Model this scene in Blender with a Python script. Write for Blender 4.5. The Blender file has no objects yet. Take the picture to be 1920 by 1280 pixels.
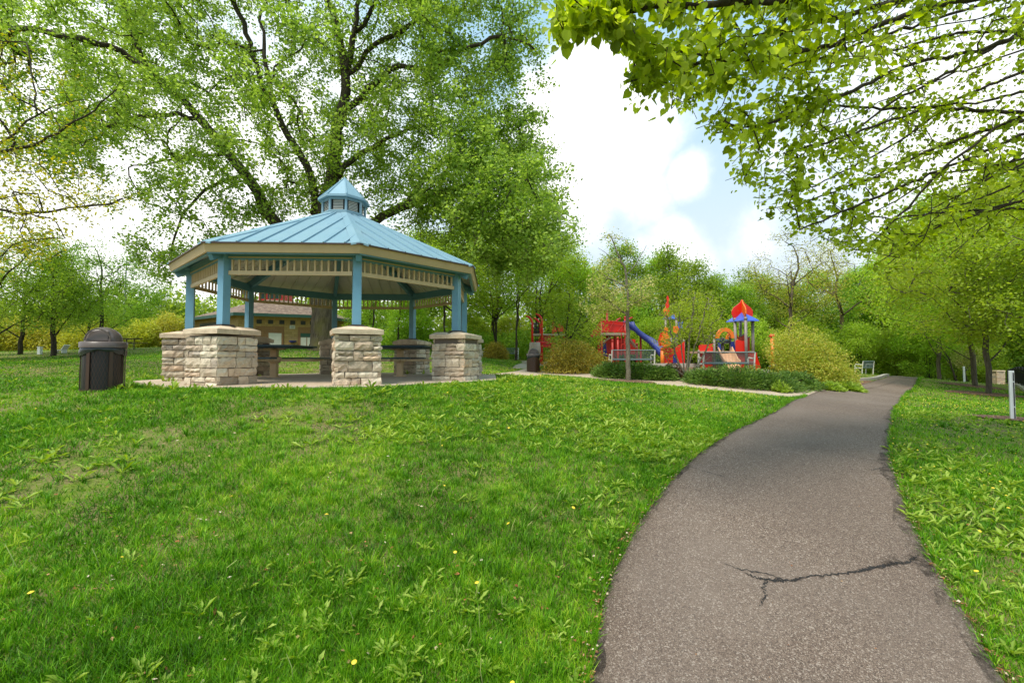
import bpy, math, random
import numpy as np
from mathutils import Vector, Matrix
# ---------------------------------------------------------------- camera, sky, sun, exposure
SC = bpy.context.scene
COL = SC.collection
EYE = 1.65
PITCH = math.radians(2.15)
F = 853.3
cam_d = bpy.data.cameras.new('camera'); cam = bpy.data.objects.new('camera', cam_d); COL.objects.link(cam)
cam_d.sensor_width = 36.0; cam_d.lens = 16.0; cam_d.clip_end = 3000; cam_d.clip_start = 0.05
cam.location = (0, 0, EYE); cam.rotation_euler = (math.radians(90) + PITCH, 0, 0)
SC.camera = cam
SUN_EL, SUN_AZ = 62, -142      # azimuth measured from +Y towards +X
sd = bpy.data.lights.new('sun', 'SUN'); sd.energy = 1.9; sd.angle = math.radians(18); sd.color = (1.0, .93, .80)
sun = bpy.data.objects.new('sun', sd); COL.objects.link(sun)
_a = math.radians(SUN_AZ); _e = math.radians(SUN_EL)
_dir = Vector((math.sin(_a) * math.cos(_e), math.cos(_a) * math.cos(_e), math.sin(_e)))
sun.rotation_euler = _dir.to_track_quat('Z', 'Y').to_euler()
W = bpy.data.worlds.new('World'); SC.world = W; W.use_nodes = True
nt = W.node_tree; N = nt.nodes; L = nt.links
bg = N['Background']; bg.inputs['Strength'].default_value = 0.12
sky = N.new('ShaderNodeTexSky'); sky.sky_type = 'NISHITA'; sky.sun_disc = False
sky.sun_elevation = math.radians(SUN_EL); sky.sun_rotation = math.radians(SUN_AZ); sky.dust_density = 2.0; sky.air_density = 1.0
tc = N.new('ShaderNodeTexCoord')
def wmath(op, a, b=None, c=None, clamp=False):
    n = N.new('ShaderNodeMath'); n.operation = op; n.use_clamp = clamp
    for i, v in enumerate((a, b, c)):
        if v is None: continue
        if isinstance(v, (int, float)): n.inputs[i].default_value = v
        else: L.new(v, n.inputs[i])
    return n.outputs[0]
nz = N.new('ShaderNodeTexNoise'); nz.inputs['Scale'].default_value = 6.5; nz.inputs['Detail'].default_value = 9; nz.inputs['Roughness'].default_value = .58
L.new(tc.outputs['Generated'], nz.inputs['Vector'])
def pdir(px, py):
    v = Vector(((px - 960) / F, 1, 0)) ; up = (640 - py) / F
    c, s = math.cos(PITCH), math.sin(PITCH)
    return Vector(((px - 960) / F, c - s * up, s + c * up)).normalized()
# clouds stand at fixed directions of the sky dome (azimuth / elevation), broken up by noise
cl = None
for (px, py, r, w) in [(1110, 190, .12, 1.1), (1060, 290, .16, 1.1), (1150, 270, .13, 1.1), (1190, 345, .08, .8), (1290, 325, .05, .9), (1085, 140, .055, 1.0), (960, 400, .10, 1.0), (1020, 180, .07, .9),
                       (250, 420, .55, 1.0), (480, 330, .3, .9), (1950, 200, .30, .7), (1250, 480, .08, .45), (1420, 440, .06, .4), (1200, 200, .05, .8), (620, 60, .12, .5)]:
    d = pdir(px, py)
    vm = N.new('ShaderNodeVectorMath'); vm.operation = 'DISTANCE'; L.new(tc.outputs['Generated'], vm.inputs[0]); vm.inputs[1].default_value = d
    m = wmath('MULTIPLY', wmath('SUBTRACT', 1.0, wmath('DIVIDE', vm.outputs['Value'], r * 1.35)), w * 1.6)
    cl = m if cl is None else wmath('MAXIMUM', cl, m)
cl = wmath('ADD', cl, wmath('MULTIPLY', wmath('SUBTRACT', nz.outputs['Fac'], .5), 2.0))
mr = N.new('ShaderNodeMapRange'); mr.interpolation_type = 'SMOOTHSTEP'; L.new(cl, mr.inputs['Value'])
mr.inputs['From Min'].default_value = .0; mr.inputs['From Max'].default_value = 1.15
mr.inputs['To Min'].default_value = 0.0; mr.inputs['To Max'].default_value = 1.0
sep = N.new('ShaderNodeSeparateXYZ'); L.new(tc.outputs['Generated'], sep.inputs[0])
hz = N.new('ShaderNodeMapRange'); L.new(sep.outputs['Z'], hz.inputs['Value'])
hz.inputs['From Min'].default_value = .0; hz.inputs['From Max'].default_value = .75; hz.inputs['To Min'].default_value = .95; hz.inputs['To Max'].default_value = .72
mixh = N.new('ShaderNodeMix'); mixh.data_type = 'RGBA'; L.new(hz.outputs[0], mixh.inputs['Factor'])
L.new(sky.outputs[0], mixh.inputs['A'])
wr = N.new('ShaderNodeValToRGB'); L.new(sep.outputs['Z'], wr.inputs[0]); e_ = wr.color_ramp.elements      # haze whitens the blue towards the horizon
e_[0].position = .05; e_[0].color = (.80, .84, .90, 1); e_[1].position = .75; e_[1].color = (.36, .72, .93, 1); e3 = e_.new(.32); e3.color = (.66, .82, .93, 1)
ws = N.new('ShaderNodeVectorMath'); ws.operation = 'SCALE'; L.new(wr.outputs[0], ws.inputs[0]); ws.inputs['Scale'].default_value = 4.4
L.new(ws.outputs[0], mixh.inputs['B'])
mixc = N.new('ShaderNodeMix'); mixc.data_type = 'RGBA'; L.new(mr.outputs[0], mixc.inputs['Factor'])
L.new(mixh.outputs['Result'], mixc.inputs['A']); mixc.inputs['B'].default_value = (6.0, 5.95, 5.9, 1)
L.new(mixc.outputs['Result'], bg.inputs['Color'])
SC.view_settings.view_transform = 'Standard'; SC.view_settings.look = 'None'; SC.view_settings.gamma = 1.0
SC.view_settings.exposure = 1.13
SC.render.engine = 'CYCLES'
SC.cycles.max_bounces = 6; SC.cycles.diffuse_bounces = 3; SC.cycles.glossy_bounces = 2; SC.cycles.transmission_bounces = 3
SC.cycles.transparent_max_bounces = 6; SC.cycles.use_denoising = True; SC.cycles.caustics_reflective = False; SC.cycles.caustics_refractive = False

# ---------------------------------------------------------------- helpers: properties and linking
def tag(o, label=None, cat=None, group=None, kind=None):
    if label: o['label'] = label
    if cat: o['category'] = cat
    if group: o['group'] = group
    if kind: o['kind'] = kind
    return o
def thing(name, label, cat, loc=(0, 0, 0), rz=0, group=None):
    o = bpy.data.objects.new(name, None); COL.objects.link(o); o.location = loc; o.rotation_euler = (0, 0, rz)
    o.empty_display_size = .2
    return tag(o, label, cat, group)
def copy_tree(o, parent=None):
    c = o.copy(); COL.objects.link(c)
    if parent is not None: c.parent = parent
    for ch in [x for x in bpy.data.objects if x.parent is o]: copy_tree(ch, c)
    return c

# ---------------------------------------------------------------- materials
def lin(r, g, b): 
    f = lambda c: (c / 255 / 12.92) if c / 255 <= .04045 else ((c / 255 + .055) / 1.055) ** 2.4
    return (f(r), f(g), f(b), 1)
MATS = {}
class Mt:
    def __init__(s, name):
        s.m = bpy.data.materials.new(name); s.m.use_nodes = True; s.n = s.m.node_tree.nodes; s.l = s.m.node_tree.links
        s.b = s.n['Principled BSDF']; s.out = s.n['Material Output']; MATS[name] = s.m
    def node(s, t, **kw):
        n = s.n.new(t)
        for k, v in kw.items():
            if hasattr(n, k): setattr(n, k, v)
            else: n.inputs[k.replace('_', ' ')].default_value = v
        return n
    def coord(s, which='Object'):
        return s.node('ShaderNodeTexCoord').outputs[which]
    def pos(s):
        return s.node('ShaderNodeNewGeometry').outputs['Position']
    def noise(s, scale, detail=4, rough=.55, vec=None, dist=0):
        n = s.node('ShaderNodeTexNoise'); n.inputs['Scale'].default_value = scale; n.inputs['Detail'].default_value = detail
        n.inputs['Roughness'].default_value = rough; n.inputs['Distortion'].default_value = dist
        s.l.new(vec if vec is not None else s.pos(), n.inputs['Vector']); return n.outputs['Fac']
    def ramp(s, fac, stops):
        r = s.node('ShaderNodeValToRGB'); e = r.color_ramp.elements
        e[0].position, e[0].color = stops[0]; e[1].position, e[1].color = stops[-1]
        for p, c in stops[1:-1]: q = e.new(p); q.color = c
        s.l.new(fac, r.inputs[0]); return r.outputs[0]
    def mix(s, fac, a, b, mode='MIX'):
        m = s.node('ShaderNodeMix'); m.data_type = 'RGBA'; m.blend_type = mode
        for k, v in (('Factor', fac), ('A', a), ('B', b)):
            if isinstance(v, (int, float, tuple)): m.inputs[k].default_value = v
            else: s.l.new(v, m.inputs[k])
        return m.outputs['Result']
    def math(s, op, a, b=0.0, clamp=False):
        m = s.node('ShaderNodeMath'); m.operation = op; m.use_clamp = clamp
        for i, v in enumerate((a, b)):
            if isinstance(v, (int, float)): m.inputs[i].default_value = v
            else: s.l.new(v, m.inputs[i])
        return m.outputs[0]
    def bump(s, h, strength=.3, dist=.01):
        b = s.node('ShaderNodeBump'); b.inputs['Strength'].default_value = strength; b.inputs['Distance'].default_value = dist
        s.l.new(h, b.inputs['Height']); s.l.new(b.outputs[0], s.b.inputs['Normal'])
    def col(s, c, rough=.6, metal=0, spec=.5):
        if isinstance(c, tuple): s.b.inputs['Base Color'].default_value = c
        else: s.l.new(c, s.b.inputs['Base Color'])
        s.b.inputs['Roughness'].default_value = rough; s.b.inputs['Metallic'].default_value = metal
        s.b.inputs['Specular IOR Level'].default_value = spec; return s.m
    def island(s): return s.node('ShaderNodeNewGeometry').outputs['Random Per Island']
    def objrand(s): return s.node('ShaderNodeObjectInfo').outputs['Random']

def paint(name, c, rough=.45, dirt=.25, scale=3.0, metal=0):
    m = Mt(name); n = m.noise(scale, 6, .65); n2 = m.noise(scale * 12, 3, .6)
    d = tuple(x * .62 for x in c[:3]) + (1,)
    f = m.math('MULTIPLY', m.ramp(n, [(.42, (0, 0, 0, 1)), (.72, (1, 1, 1, 1))]), dirt * 1.6)
    c1 = m.mix(f, c, d); c2 = m.mix(m.math('MULTIPLY', n2, dirt * .5), c1, tuple(min(1, x * 1.25) for x in c[:3]) + (1,))
    m.bump(n2, .12, .004)
    return m.col(c2, rough, metal)

def leafmat(name, c1, c2, c3, trans=.42, objvar=.12, patch=.35, rough=.55):
    """three leaf colours spread leaf by leaf and in clumps"""
    m = Mt(name); r = m.island()
    big = m.noise(patch, 3, .6)
    f = m.math('ADD', m.math('MULTIPLY', r, .55), m.math('MULTIPLY', m.math('SUBTRACT', big, .28), .9))
    c = m.ramp(f, [(.15, c1), (.5, c2), (.95, c3)])
    hsv = m.node('ShaderNodeHueSaturation'); m.l.new(c, hsv.inputs['Color'])
    m.l.new(m.math('ADD', m.math('MULTIPLY', m.math('SUBTRACT', m.objrand(), .5), objvar * .25), .5), hsv.inputs['Hue'])
    m.l.new(m.math('ADD', m.math('MULTIPLY', m.math('SUBTRACT', m.objrand(), .5), objvar * 3), 1.0), hsv.inputs['Value'])
    m.col(hsv.outputs[0], rough, 0, .3)
    t = m.node('ShaderNodeBsdfTranslucent')
    tcx = m.node('ShaderNodeHueSaturation'); m.l.new(hsv.outputs[0], tcx.inputs['Color']); tcx.inputs['Value'].default_value = 1.7; tcx.inputs['Saturation'].default_value = 1.1; tcx.inputs['Hue'].default_value = .49
    m.l.new(tcx.outputs[0], t.inputs['Color'])
    mx = m.node('ShaderNodeMixShader'); mx.inputs[0].default_value = trans
    m.l.new(m.b.outputs[0], mx.inputs[1]); m.l.new(t.outputs[0], mx.inputs[2]); m.l.new(mx.outputs[0], m.out.inputs['Surface'])
    return m.m
M = {}
M['leaf_big'] = leafmat('cottonwood_leaf', (.115, .20, .024, 1), (.255, .39, .06, 1), (.47, .59, .16, 1), .5, .0, .45)
M['leaf_linden'] = leafmat('linden_leaf', (.14, .20, .014, 1), (.32, .42, .04, 1), (.57, .65, .12, 1), .62, .0, 1.6)
M['leaf_wood'] = leafmat('woodland_leaf', (.12, .235, .022, 1), (.25, .385, .05, 1), (.42, .55, .11, 1), .5, .11, .5)
M['leaf_light'] = leafmat('fresh_leaf', (.18, .29, .03, 1), (.32, .45, .05, 1), (.51, .61, .11, 1), .5, .12, .6)
M['leaf_yellow'] = leafmat('yellowish_leaf', (.20, .25, .02, 1), (.38, .38, .04, 1), (.62, .52, .06, 1), .45, .0, .5)
M['leaf_willow'] = leafmat('willow_leaf', (.34, .36, .04, 1), (.46, .48, .07, 1), (.60, .58, .11, 1), .4, .1, .6)
M['leaf_barberry'] = leafmat('barberry_leaf', (.16, .20, .02, 1), (.40, .29, .05, 1), (.55, .58, .10, 1), .4, .0, 1.3)
M['leaf_spirea'] = leafmat('spirea_leaf', (.20, .28, .03, 1), (.44, .48, .07, 1), (.70, .52, .16, 1), .4, .0, 1.3)
M['leaf_juniper'] = leafmat('juniper_leaf', (.04, .095, .015, 1), (.11, .21, .03, 1), (.32, .44, .08, 1), .2, .0, 1.6)
M['leaf_red'] = leafmat('reddish_leaf', (.10, .05, .025, 1), (.22, .12, .06, 1), (.30, .20, .10, 1), .3, .0, 1.6)
M['leaf_blossom'] = leafmat('blossom_leaf', (.20, .30, .04, 1), (.42, .46, .11, 1), (.80, .66, .38, 1), .4, .0, 1.2)
M['weed'] = leafmat('weed_leaf', (.16, .27, .02, 1), (.30, .43, .05, 1), (.50, .60, .14, 1), .35, .0, 1.0)
def grassmat():
    m = Mt('grass_blade'); r = m.island(); big = m.noise(.55, 4, .6); sm = m.noise(5.0, 3, .6)
    f = m.math('ADD', m.math('MULTIPLY', r, .55), m.math('ADD', m.math('MULTIPLY', m.math('SUBTRACT', big, .42), 1.0), m.math('MULTIPLY', m.math('SUBTRACT', sm, .5), .9)))
    c = m.ramp(f, [(.0, (.035, .11, .002, 1)), (.3, (.10, .30, .003, 1)), (.58, (.235, .48, .010, 1)), (.82, (.52, .64, .035, 1)), (1, (.66, .56, .24, 1))])
    m.col(c, .5, 0, .3)
    t = m.node('ShaderNodeBsdfTranslucent'); m.l.new(c, t.inputs['Color'])
    mx = m.node('ShaderNodeMixShader'); mx.inputs[0].default_value = .3
    m.l.new(m.b.outputs[0], mx.inputs[1]); m.l.new(t.outputs[0], mx.inputs[2]); m.l.new(mx.outputs[0], m.out.inputs['Surface'])
    return m.m
M['grass'] = grassmat()
def barkmat(name, a, b, c, sx=1.0, strength=.9):
    m = Mt(name); mp = m.node('ShaderNodeMapping'); mp.inputs['Scale'].default_value = (1, 1, .18); m.l.new(m.coord('Object'), mp.inputs['Vector'])
    n = m.noise(14 * sx, 8, .7, mp.outputs[0], 1.0); n2 = m.noise(1.2, 3, .6)
    cc = m.mix(m.math('MULTIPLY', m.ramp(n2, [(.45, (0, 0, 0, 1)), (.7, (1, 1, 1, 1))]), .55), m.ramp(n, [(.35, a), (.65, b)]), c)
    m.bump(n, strength, .05); return m.col(cc, .9, 0, .15)
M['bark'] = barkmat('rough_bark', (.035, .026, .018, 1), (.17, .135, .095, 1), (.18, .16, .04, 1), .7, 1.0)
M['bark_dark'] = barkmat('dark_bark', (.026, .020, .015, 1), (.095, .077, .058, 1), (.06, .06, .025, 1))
M['bark_mid'] = barkmat('grey_brown_bark', (.06, .048, .036, 1), (.19, .155, .12, 1), (.12, .12, .06, 1), 1.5)
M['bark_light'] = barkmat('pale_bark', (.13, .11, .08, 1), (.30, .26, .20, 1), (.2, .19, .1, 1), 2)
# ground
def lawnmat():
    m = Mt('lawn_soil'); a = m.noise(.7, 5, .6); b = m.noise(9, 6, .7); c = m.noise(60, 3, .7)
    g = m.ramp(b, [(.3, (.05, .10, .008, 1)), (.55, (.13, .21, .015, 1)), (.75, (.25, .32, .04, 1))])
    br = m.ramp(c, [(.35, (.13, .09, .045, 1)), (.7, (.36, .26, .15, 1))])
    f = m.math('MULTIPLY', m.ramp(m.noise(1.7, 6, .7), [(.38, (0, 0, 0, 1)), (.58, (1, 1, 1, 1))]), .8)
    y = m.mix(m.ramp(a, [(.4, (0, 0, 0, 1)), (.75, (.5, .5, .5, 1))]), g, (.20, .30, .02, 1))
    m.bump(m.math('ADD', b, m.math('MULTIPLY', c, .5)), .7, .04)
    return m.col(m.mix(f, y, br), .9, 0, .1)
M['lawn'] = lawnmat()
def asphaltmat():
    m = Mt('asphalt')
    v = m.node('ShaderNodeTexVoronoi'); v.inputs['Scale'].default_value = 230; m.l.new(m.pos(), v.inputs['Vector'])
    v2 = m.node('ShaderNodeTexVoronoi'); v2.inputs['Scale'].default_value = 110; m.l.new(m.pos(), v2.inputs['Vector'])
    sp = m.node('ShaderNodeSeparateColor'); m.l.new(v.outputs['Color'], sp.inputs[0])
    sp2 = m.node('ShaderNodeSeparateColor'); m.l.new(v2.outputs['Color'], sp2.inputs[0])
    c = m.ramp(sp.outputs[0], [(0, (.066, .045, .034, 1)), (.45, (.158, .111, .083, 1)), (.8, (.225, .162, .124, 1)), (.93, (.32, .25, .20, 1)), (1, (.50, .41, .33, 1))])
    st = m.math('GREATER_THAN', sp2.outputs[0], .93)
    c = m.mix(m.math('MULTIPLY', st, .6), c, (.48, .40, .33, 1)); c = m.mix(m.math('MULTIPLY', m.math('LESS_THAN', sp2.outputs[1], .10), .6), c, (.05, .035, .028, 1))
    big = m.noise(.8, 5, .6); c = m.mix(m.ramp(big, [(.35, (.35, .35, .35, 1)), (.65, (0, 0, 0, 1))]), c, (.11, .082, .066, 1))
    wear = m.noise(.33, 4, .6); c = m.mix(m.ramp(wear, [(.48, (0, 0, 0, 1)), (.62, (.4, .4, .4, 1))]), c, (.24, .19, .155, 1)); m.bump(sp.outputs[1], .6, .006)
    return m.col(c, .85, 0, .25)
M['asphalt'] = asphaltmat()
def concmat(name, a, b, s=1.0):
    m = Mt(name); n = m.noise(1.3 * s, 6, .65); n2 = m.noise(70, 3, .6)
    c = m.mix(n, a, b); c = m.mix(m.math('MULTIPLY', n2, .35), c, tuple(x * .6 for x in a[:3]) + (1,)); m.bump(n2, .3, .004); return m.col(c, .85, 0, .25)
M['concrete'] = concmat('worn_concrete', (.58, .46, .34, 1), (.42, .33, .24, 1))
M['pale_concrete'] = concmat('pale_concrete', (.55, .50, .44, 1), (.42, .38, .33, 1))
def chipmat(name, a, b, c, sc=28):
    m = Mt(name); v = m.node('ShaderNodeTexVoronoi'); v.inputs['Scale'].default_value = sc; m.l.new(m.pos(), v.inputs['Vector'])
    sp = m.node('ShaderNodeSeparateColor'); m.l.new(v.outputs['Color'], sp.inputs[0])
    m.bump(sp.outputs[1], .9, .03); return m.col(m.ramp(sp.outputs[0], [(0, a), (.5, b), (1, c)]), .95, 0, .1)
M['mulch'] = chipmat('bark_mulch', (.07, .035, .02, 1), (.18, .095, .06, 1), (.36, .23, .16, 1))
M['woodchips'] = chipmat('pale_woodchips', (.26, .19, .13, 1), (.45, .36, .27, 1), (.62, .54, .44, 1))
def stonemat():
    m = Mt('ashlar_stone'); r = m.island(); n = m.noise(9, 8, .7); n2 = m.noise(45, 5, .7); n3 = m.noise(3, 3, .6)
    c = m.ramp(r, [(0, (.36, .28, .20, 1)), (.2, (.54, .45, .33, 1)), (.45, (.69, .58, .43, 1)), (.65, (.80, .70, .54, 1)), (.85, (.68, .49, .33, 1)), (1, (.46, .41, .35, 1))])
    c = m.mix(m.ramp(n, [(.5, (0, 0, 0, 1)), (.7, (.7, .7, .7, 1))]), c, (.26, .20, .15, 1))
    c = m.mix(m.ramp(n3, [(.5, (0, 0, 0, 1)), (.7, (.5, .5, .5, 1))]), c, (.5, .36, .25, 1))
    m.bump(m.math('ADD', n, m.math('MULTIPLY', n2, .45)), .9, .03); return m.col(c, .9, 0, .2)
M['stone'] = stonemat()
M['mortar'] = concmat('mortar', (.13, .105, .085, 1), (.2, .16, .13, 1))
def capmat():
    m = Mt('cap_stone'); n = m.noise(7, 7, .65); n2 = m.noise(60, 4, .6)
    c = m.ramp(n, [(.3, (.50, .38, .26, 1)), (.55, (.70, .55, .39, 1)), (.8, (.80, .69, .53, 1))]); m.bump(m.math('ADD', n, n2), .5, .015); return m.col(c, .85, 0, .2)
M['cap'] = capmat()
M['slate'] = paint('dark_plate', (.07, .055, .045, 1), .6)
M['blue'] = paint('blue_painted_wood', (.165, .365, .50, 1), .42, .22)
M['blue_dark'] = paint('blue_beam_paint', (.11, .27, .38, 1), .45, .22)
def roofmat():
    m = Mt('blue_metal_roof'); n = m.noise(1.6, 6, .6); n2 = m.noise(22, 4, .7); n3 = m.noise(38, 2, .5)
    c = m.mix(n, (.19, .34, .43, 1), (.29, .43, .50, 1)); c = m.mix(m.ramp(n2, [(.6, (0, 0, 0, 1)), (.75, (.35, .35, .35, 1))]), c, (.12, .25, .33, 1))
    c = m.mix(m.ramp(n3, [(.70, (0, 0, 0, 1)), (.74, (.8, .8, .8, 1))]), c, (.05, .06, .05, 1))
    m.bump(n, .1, .02); return m.col(c, .42, .1, .5)
M['roof'] = roofmat()
M['tan'] = paint('tan_trim', (.66, .48, .27, 1), .5, .2)
M['fascia'] = paint('tan_fascia', (.56, .40, .22, 1), .45, .3, 1.5)
M['ceil'] = paint('grey_white_sheet', (.70, .67, .62, 1), .5, .2)
M['black'] = paint('black_plastic', (.012, .012, .014, 1), .35)
M['table_dark'] = paint('dark_green_coating', (.02, .055, .07, 1), .5)
M['brown_metal'] = paint('brown_coated_steel', (.06, .030, .018, 1), .4, .3)
M['lid'] = paint('taupe_plastic', (.12, .090, .075, 1), .35, .3)
M['bag'] = paint('bin_bag', (.02, .026, .028, 1), .25, .1)
M['red'] = paint('red_play_panel', (.76, .020, .010, 1), .4, .15)
M['darkred'] = paint('maroon_play_post', (.56, .035, .022, 1), .4, .15)
M['orange'] = paint('orange_play_panel', (.86, .19, .015, 1), .4, .2)
M['navy'] = paint('blue_play_plastic', (.018, .035, .22, 1), .5, .15)
M['skyblue'] = paint('light_blue_play_roof', (.06, .13, .60, 1), .3, .15)
M['grey_post'] = paint('taupe_play_post', (.24, .20, .18, 1), .45)
M['deck'] = paint('tan_play_deck', (.48, .36, .26, 1), .5)
M['peach'] = paint('peach_slide', (.72, .42, .24, 1), .35)
M['white'] = paint('white_enamel', (.74, .72, .64, 1), .4, .2)
M['white_post'] = paint('white_vinyl', (.78, .79, .80, 1), .35, .2)
M['galv'] = paint('galvanised_steel', (.36, .38, .40, 1), .4, .2, metal=.5)
M['bench_mesh'] = paint('grey_green_slats', (.16, .22, .22, 1), .5)
M['brick'] = None
def brickmat(name, a, b, mo):
    m = Mt(name); br = m.node('ShaderNodeTexBrick'); br.inputs['Scale'].default_value = 1.0
    br.inputs['Brick Width'].default_value = .42; br.inputs['Row Height'].default_value = .21; br.inputs['Mortar Size'].default_value = .008
    br.inputs['Color1'].default_value = a; br.inputs['Color2'].default_value = b; br.inputs['Mortar'].default_value = mo
    mp = m.node('ShaderNodeMapping'); mp.inputs['Rotation'].default_value = (math.radians(90), 0, 0); m.l.new(m.coord('Object'), mp.inputs['Vector']); m.l.new(mp.outputs[0], br.inputs['Vector'])
    return m.col(br.outputs[0], .85, 0, .2)
M['brick'] = brickmat('tan_block', (.48, .33, .15, 1), (.38, .25, .11, 1), (.22, .15, .08, 1))
M['terra'] = brickmat('terracotta_block', (.34, .19, .10, 1), (.28, .155, .085, 1), (.2, .1, .06, 1))
def shinglemat():
    m = Mt('brown_shingles'); v = m.node('ShaderNodeTexVoronoi'); v.inputs['Scale'].default_value = 5; mp = m.node('ShaderNodeMapping'); mp.inputs['Scale'].default_value = (1, 1, 3)
    m.l.new(m.pos(), mp.inputs['Vector']); m.l.new(mp.outputs[0], v.inputs['Vector']); sp = m.node('ShaderNodeSeparateColor'); m.l.new(v.outputs['Color'], sp.inputs[0])
    return m.col(m.ramp(sp.outputs[0], [(0, (.09, .055, .035, 1)), (.6, (.19, .12, .08, 1)), (1, (.27, .20, .14, 1))]), .9)
M['shingle'] = shinglemat()
M['green_trim'] = paint('dark_green_trim', (.02, .08, .06, 1), .5)
M['glass'] = paint('dark_glass', (.02, .024, .022, 1), .5)
M['pale_panel'] = paint('pale_window_panel', (.62, .62, .58, 1), .4)
M['black_iron'] = paint('black_iron', (.012, .012, .016, 1), .45)
M['crack'] = paint('tar_crack', (.018, .014, .012, 1), .8)
M['stain'] = paint('dark_stain', (.05, .04, .036, 1), .8)
def edgestain():
    m = Mt('edge_stain'); n = m.noise(9, 6, .75); n2 = m.noise(2.2, 3, .6); m.col((.03, .023, .018, 1), .85, 0, .2)
    t = m.node('ShaderNodeBsdfTransparent'); mx = m.node('ShaderNodeMixShader'); f = m.ramp(m.math('ADD', m.math('MULTIPLY', n, .7), m.math('MULTIPLY', n2, .5)), [(.56, (0, 0, 0, 1)), (.76, (.7, .7, .7, 1))])
    m.l.new(f, mx.inputs[0]); m.l.new(t.outputs[0], mx.inputs[1]); m.l.new(m.b.outputs[0], mx.inputs[2]); m.l.new(mx.outputs[0], m.out.inputs['Surface']); return m.m
M['edge_stain'] = edgestain()
M['dirt'] = chipmat('verge_dirt', (.045, .025, .015, 1), (.11, .06, .035, 1), (.30, .17, .10, 1), 60)
M['yellow'] = Mt('dandelion_yellow').col((.75, .55, .03, 1), .6)
M['stem'] = Mt('pale_stem').col((.36, .40, .12, 1), .6)
def littermat():
    m = Mt('dry_leaves'); return m.col(m.ramp(m.island(), [(0, (.16, .05, .02, 1)), (.35, (.34, .13, .05, 1)), (.7, (.45, .28, .13, 1)), (1, (.70, .60, .45, 1))]), .8, 0, .2)
M['litter'] = littermat()
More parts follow.
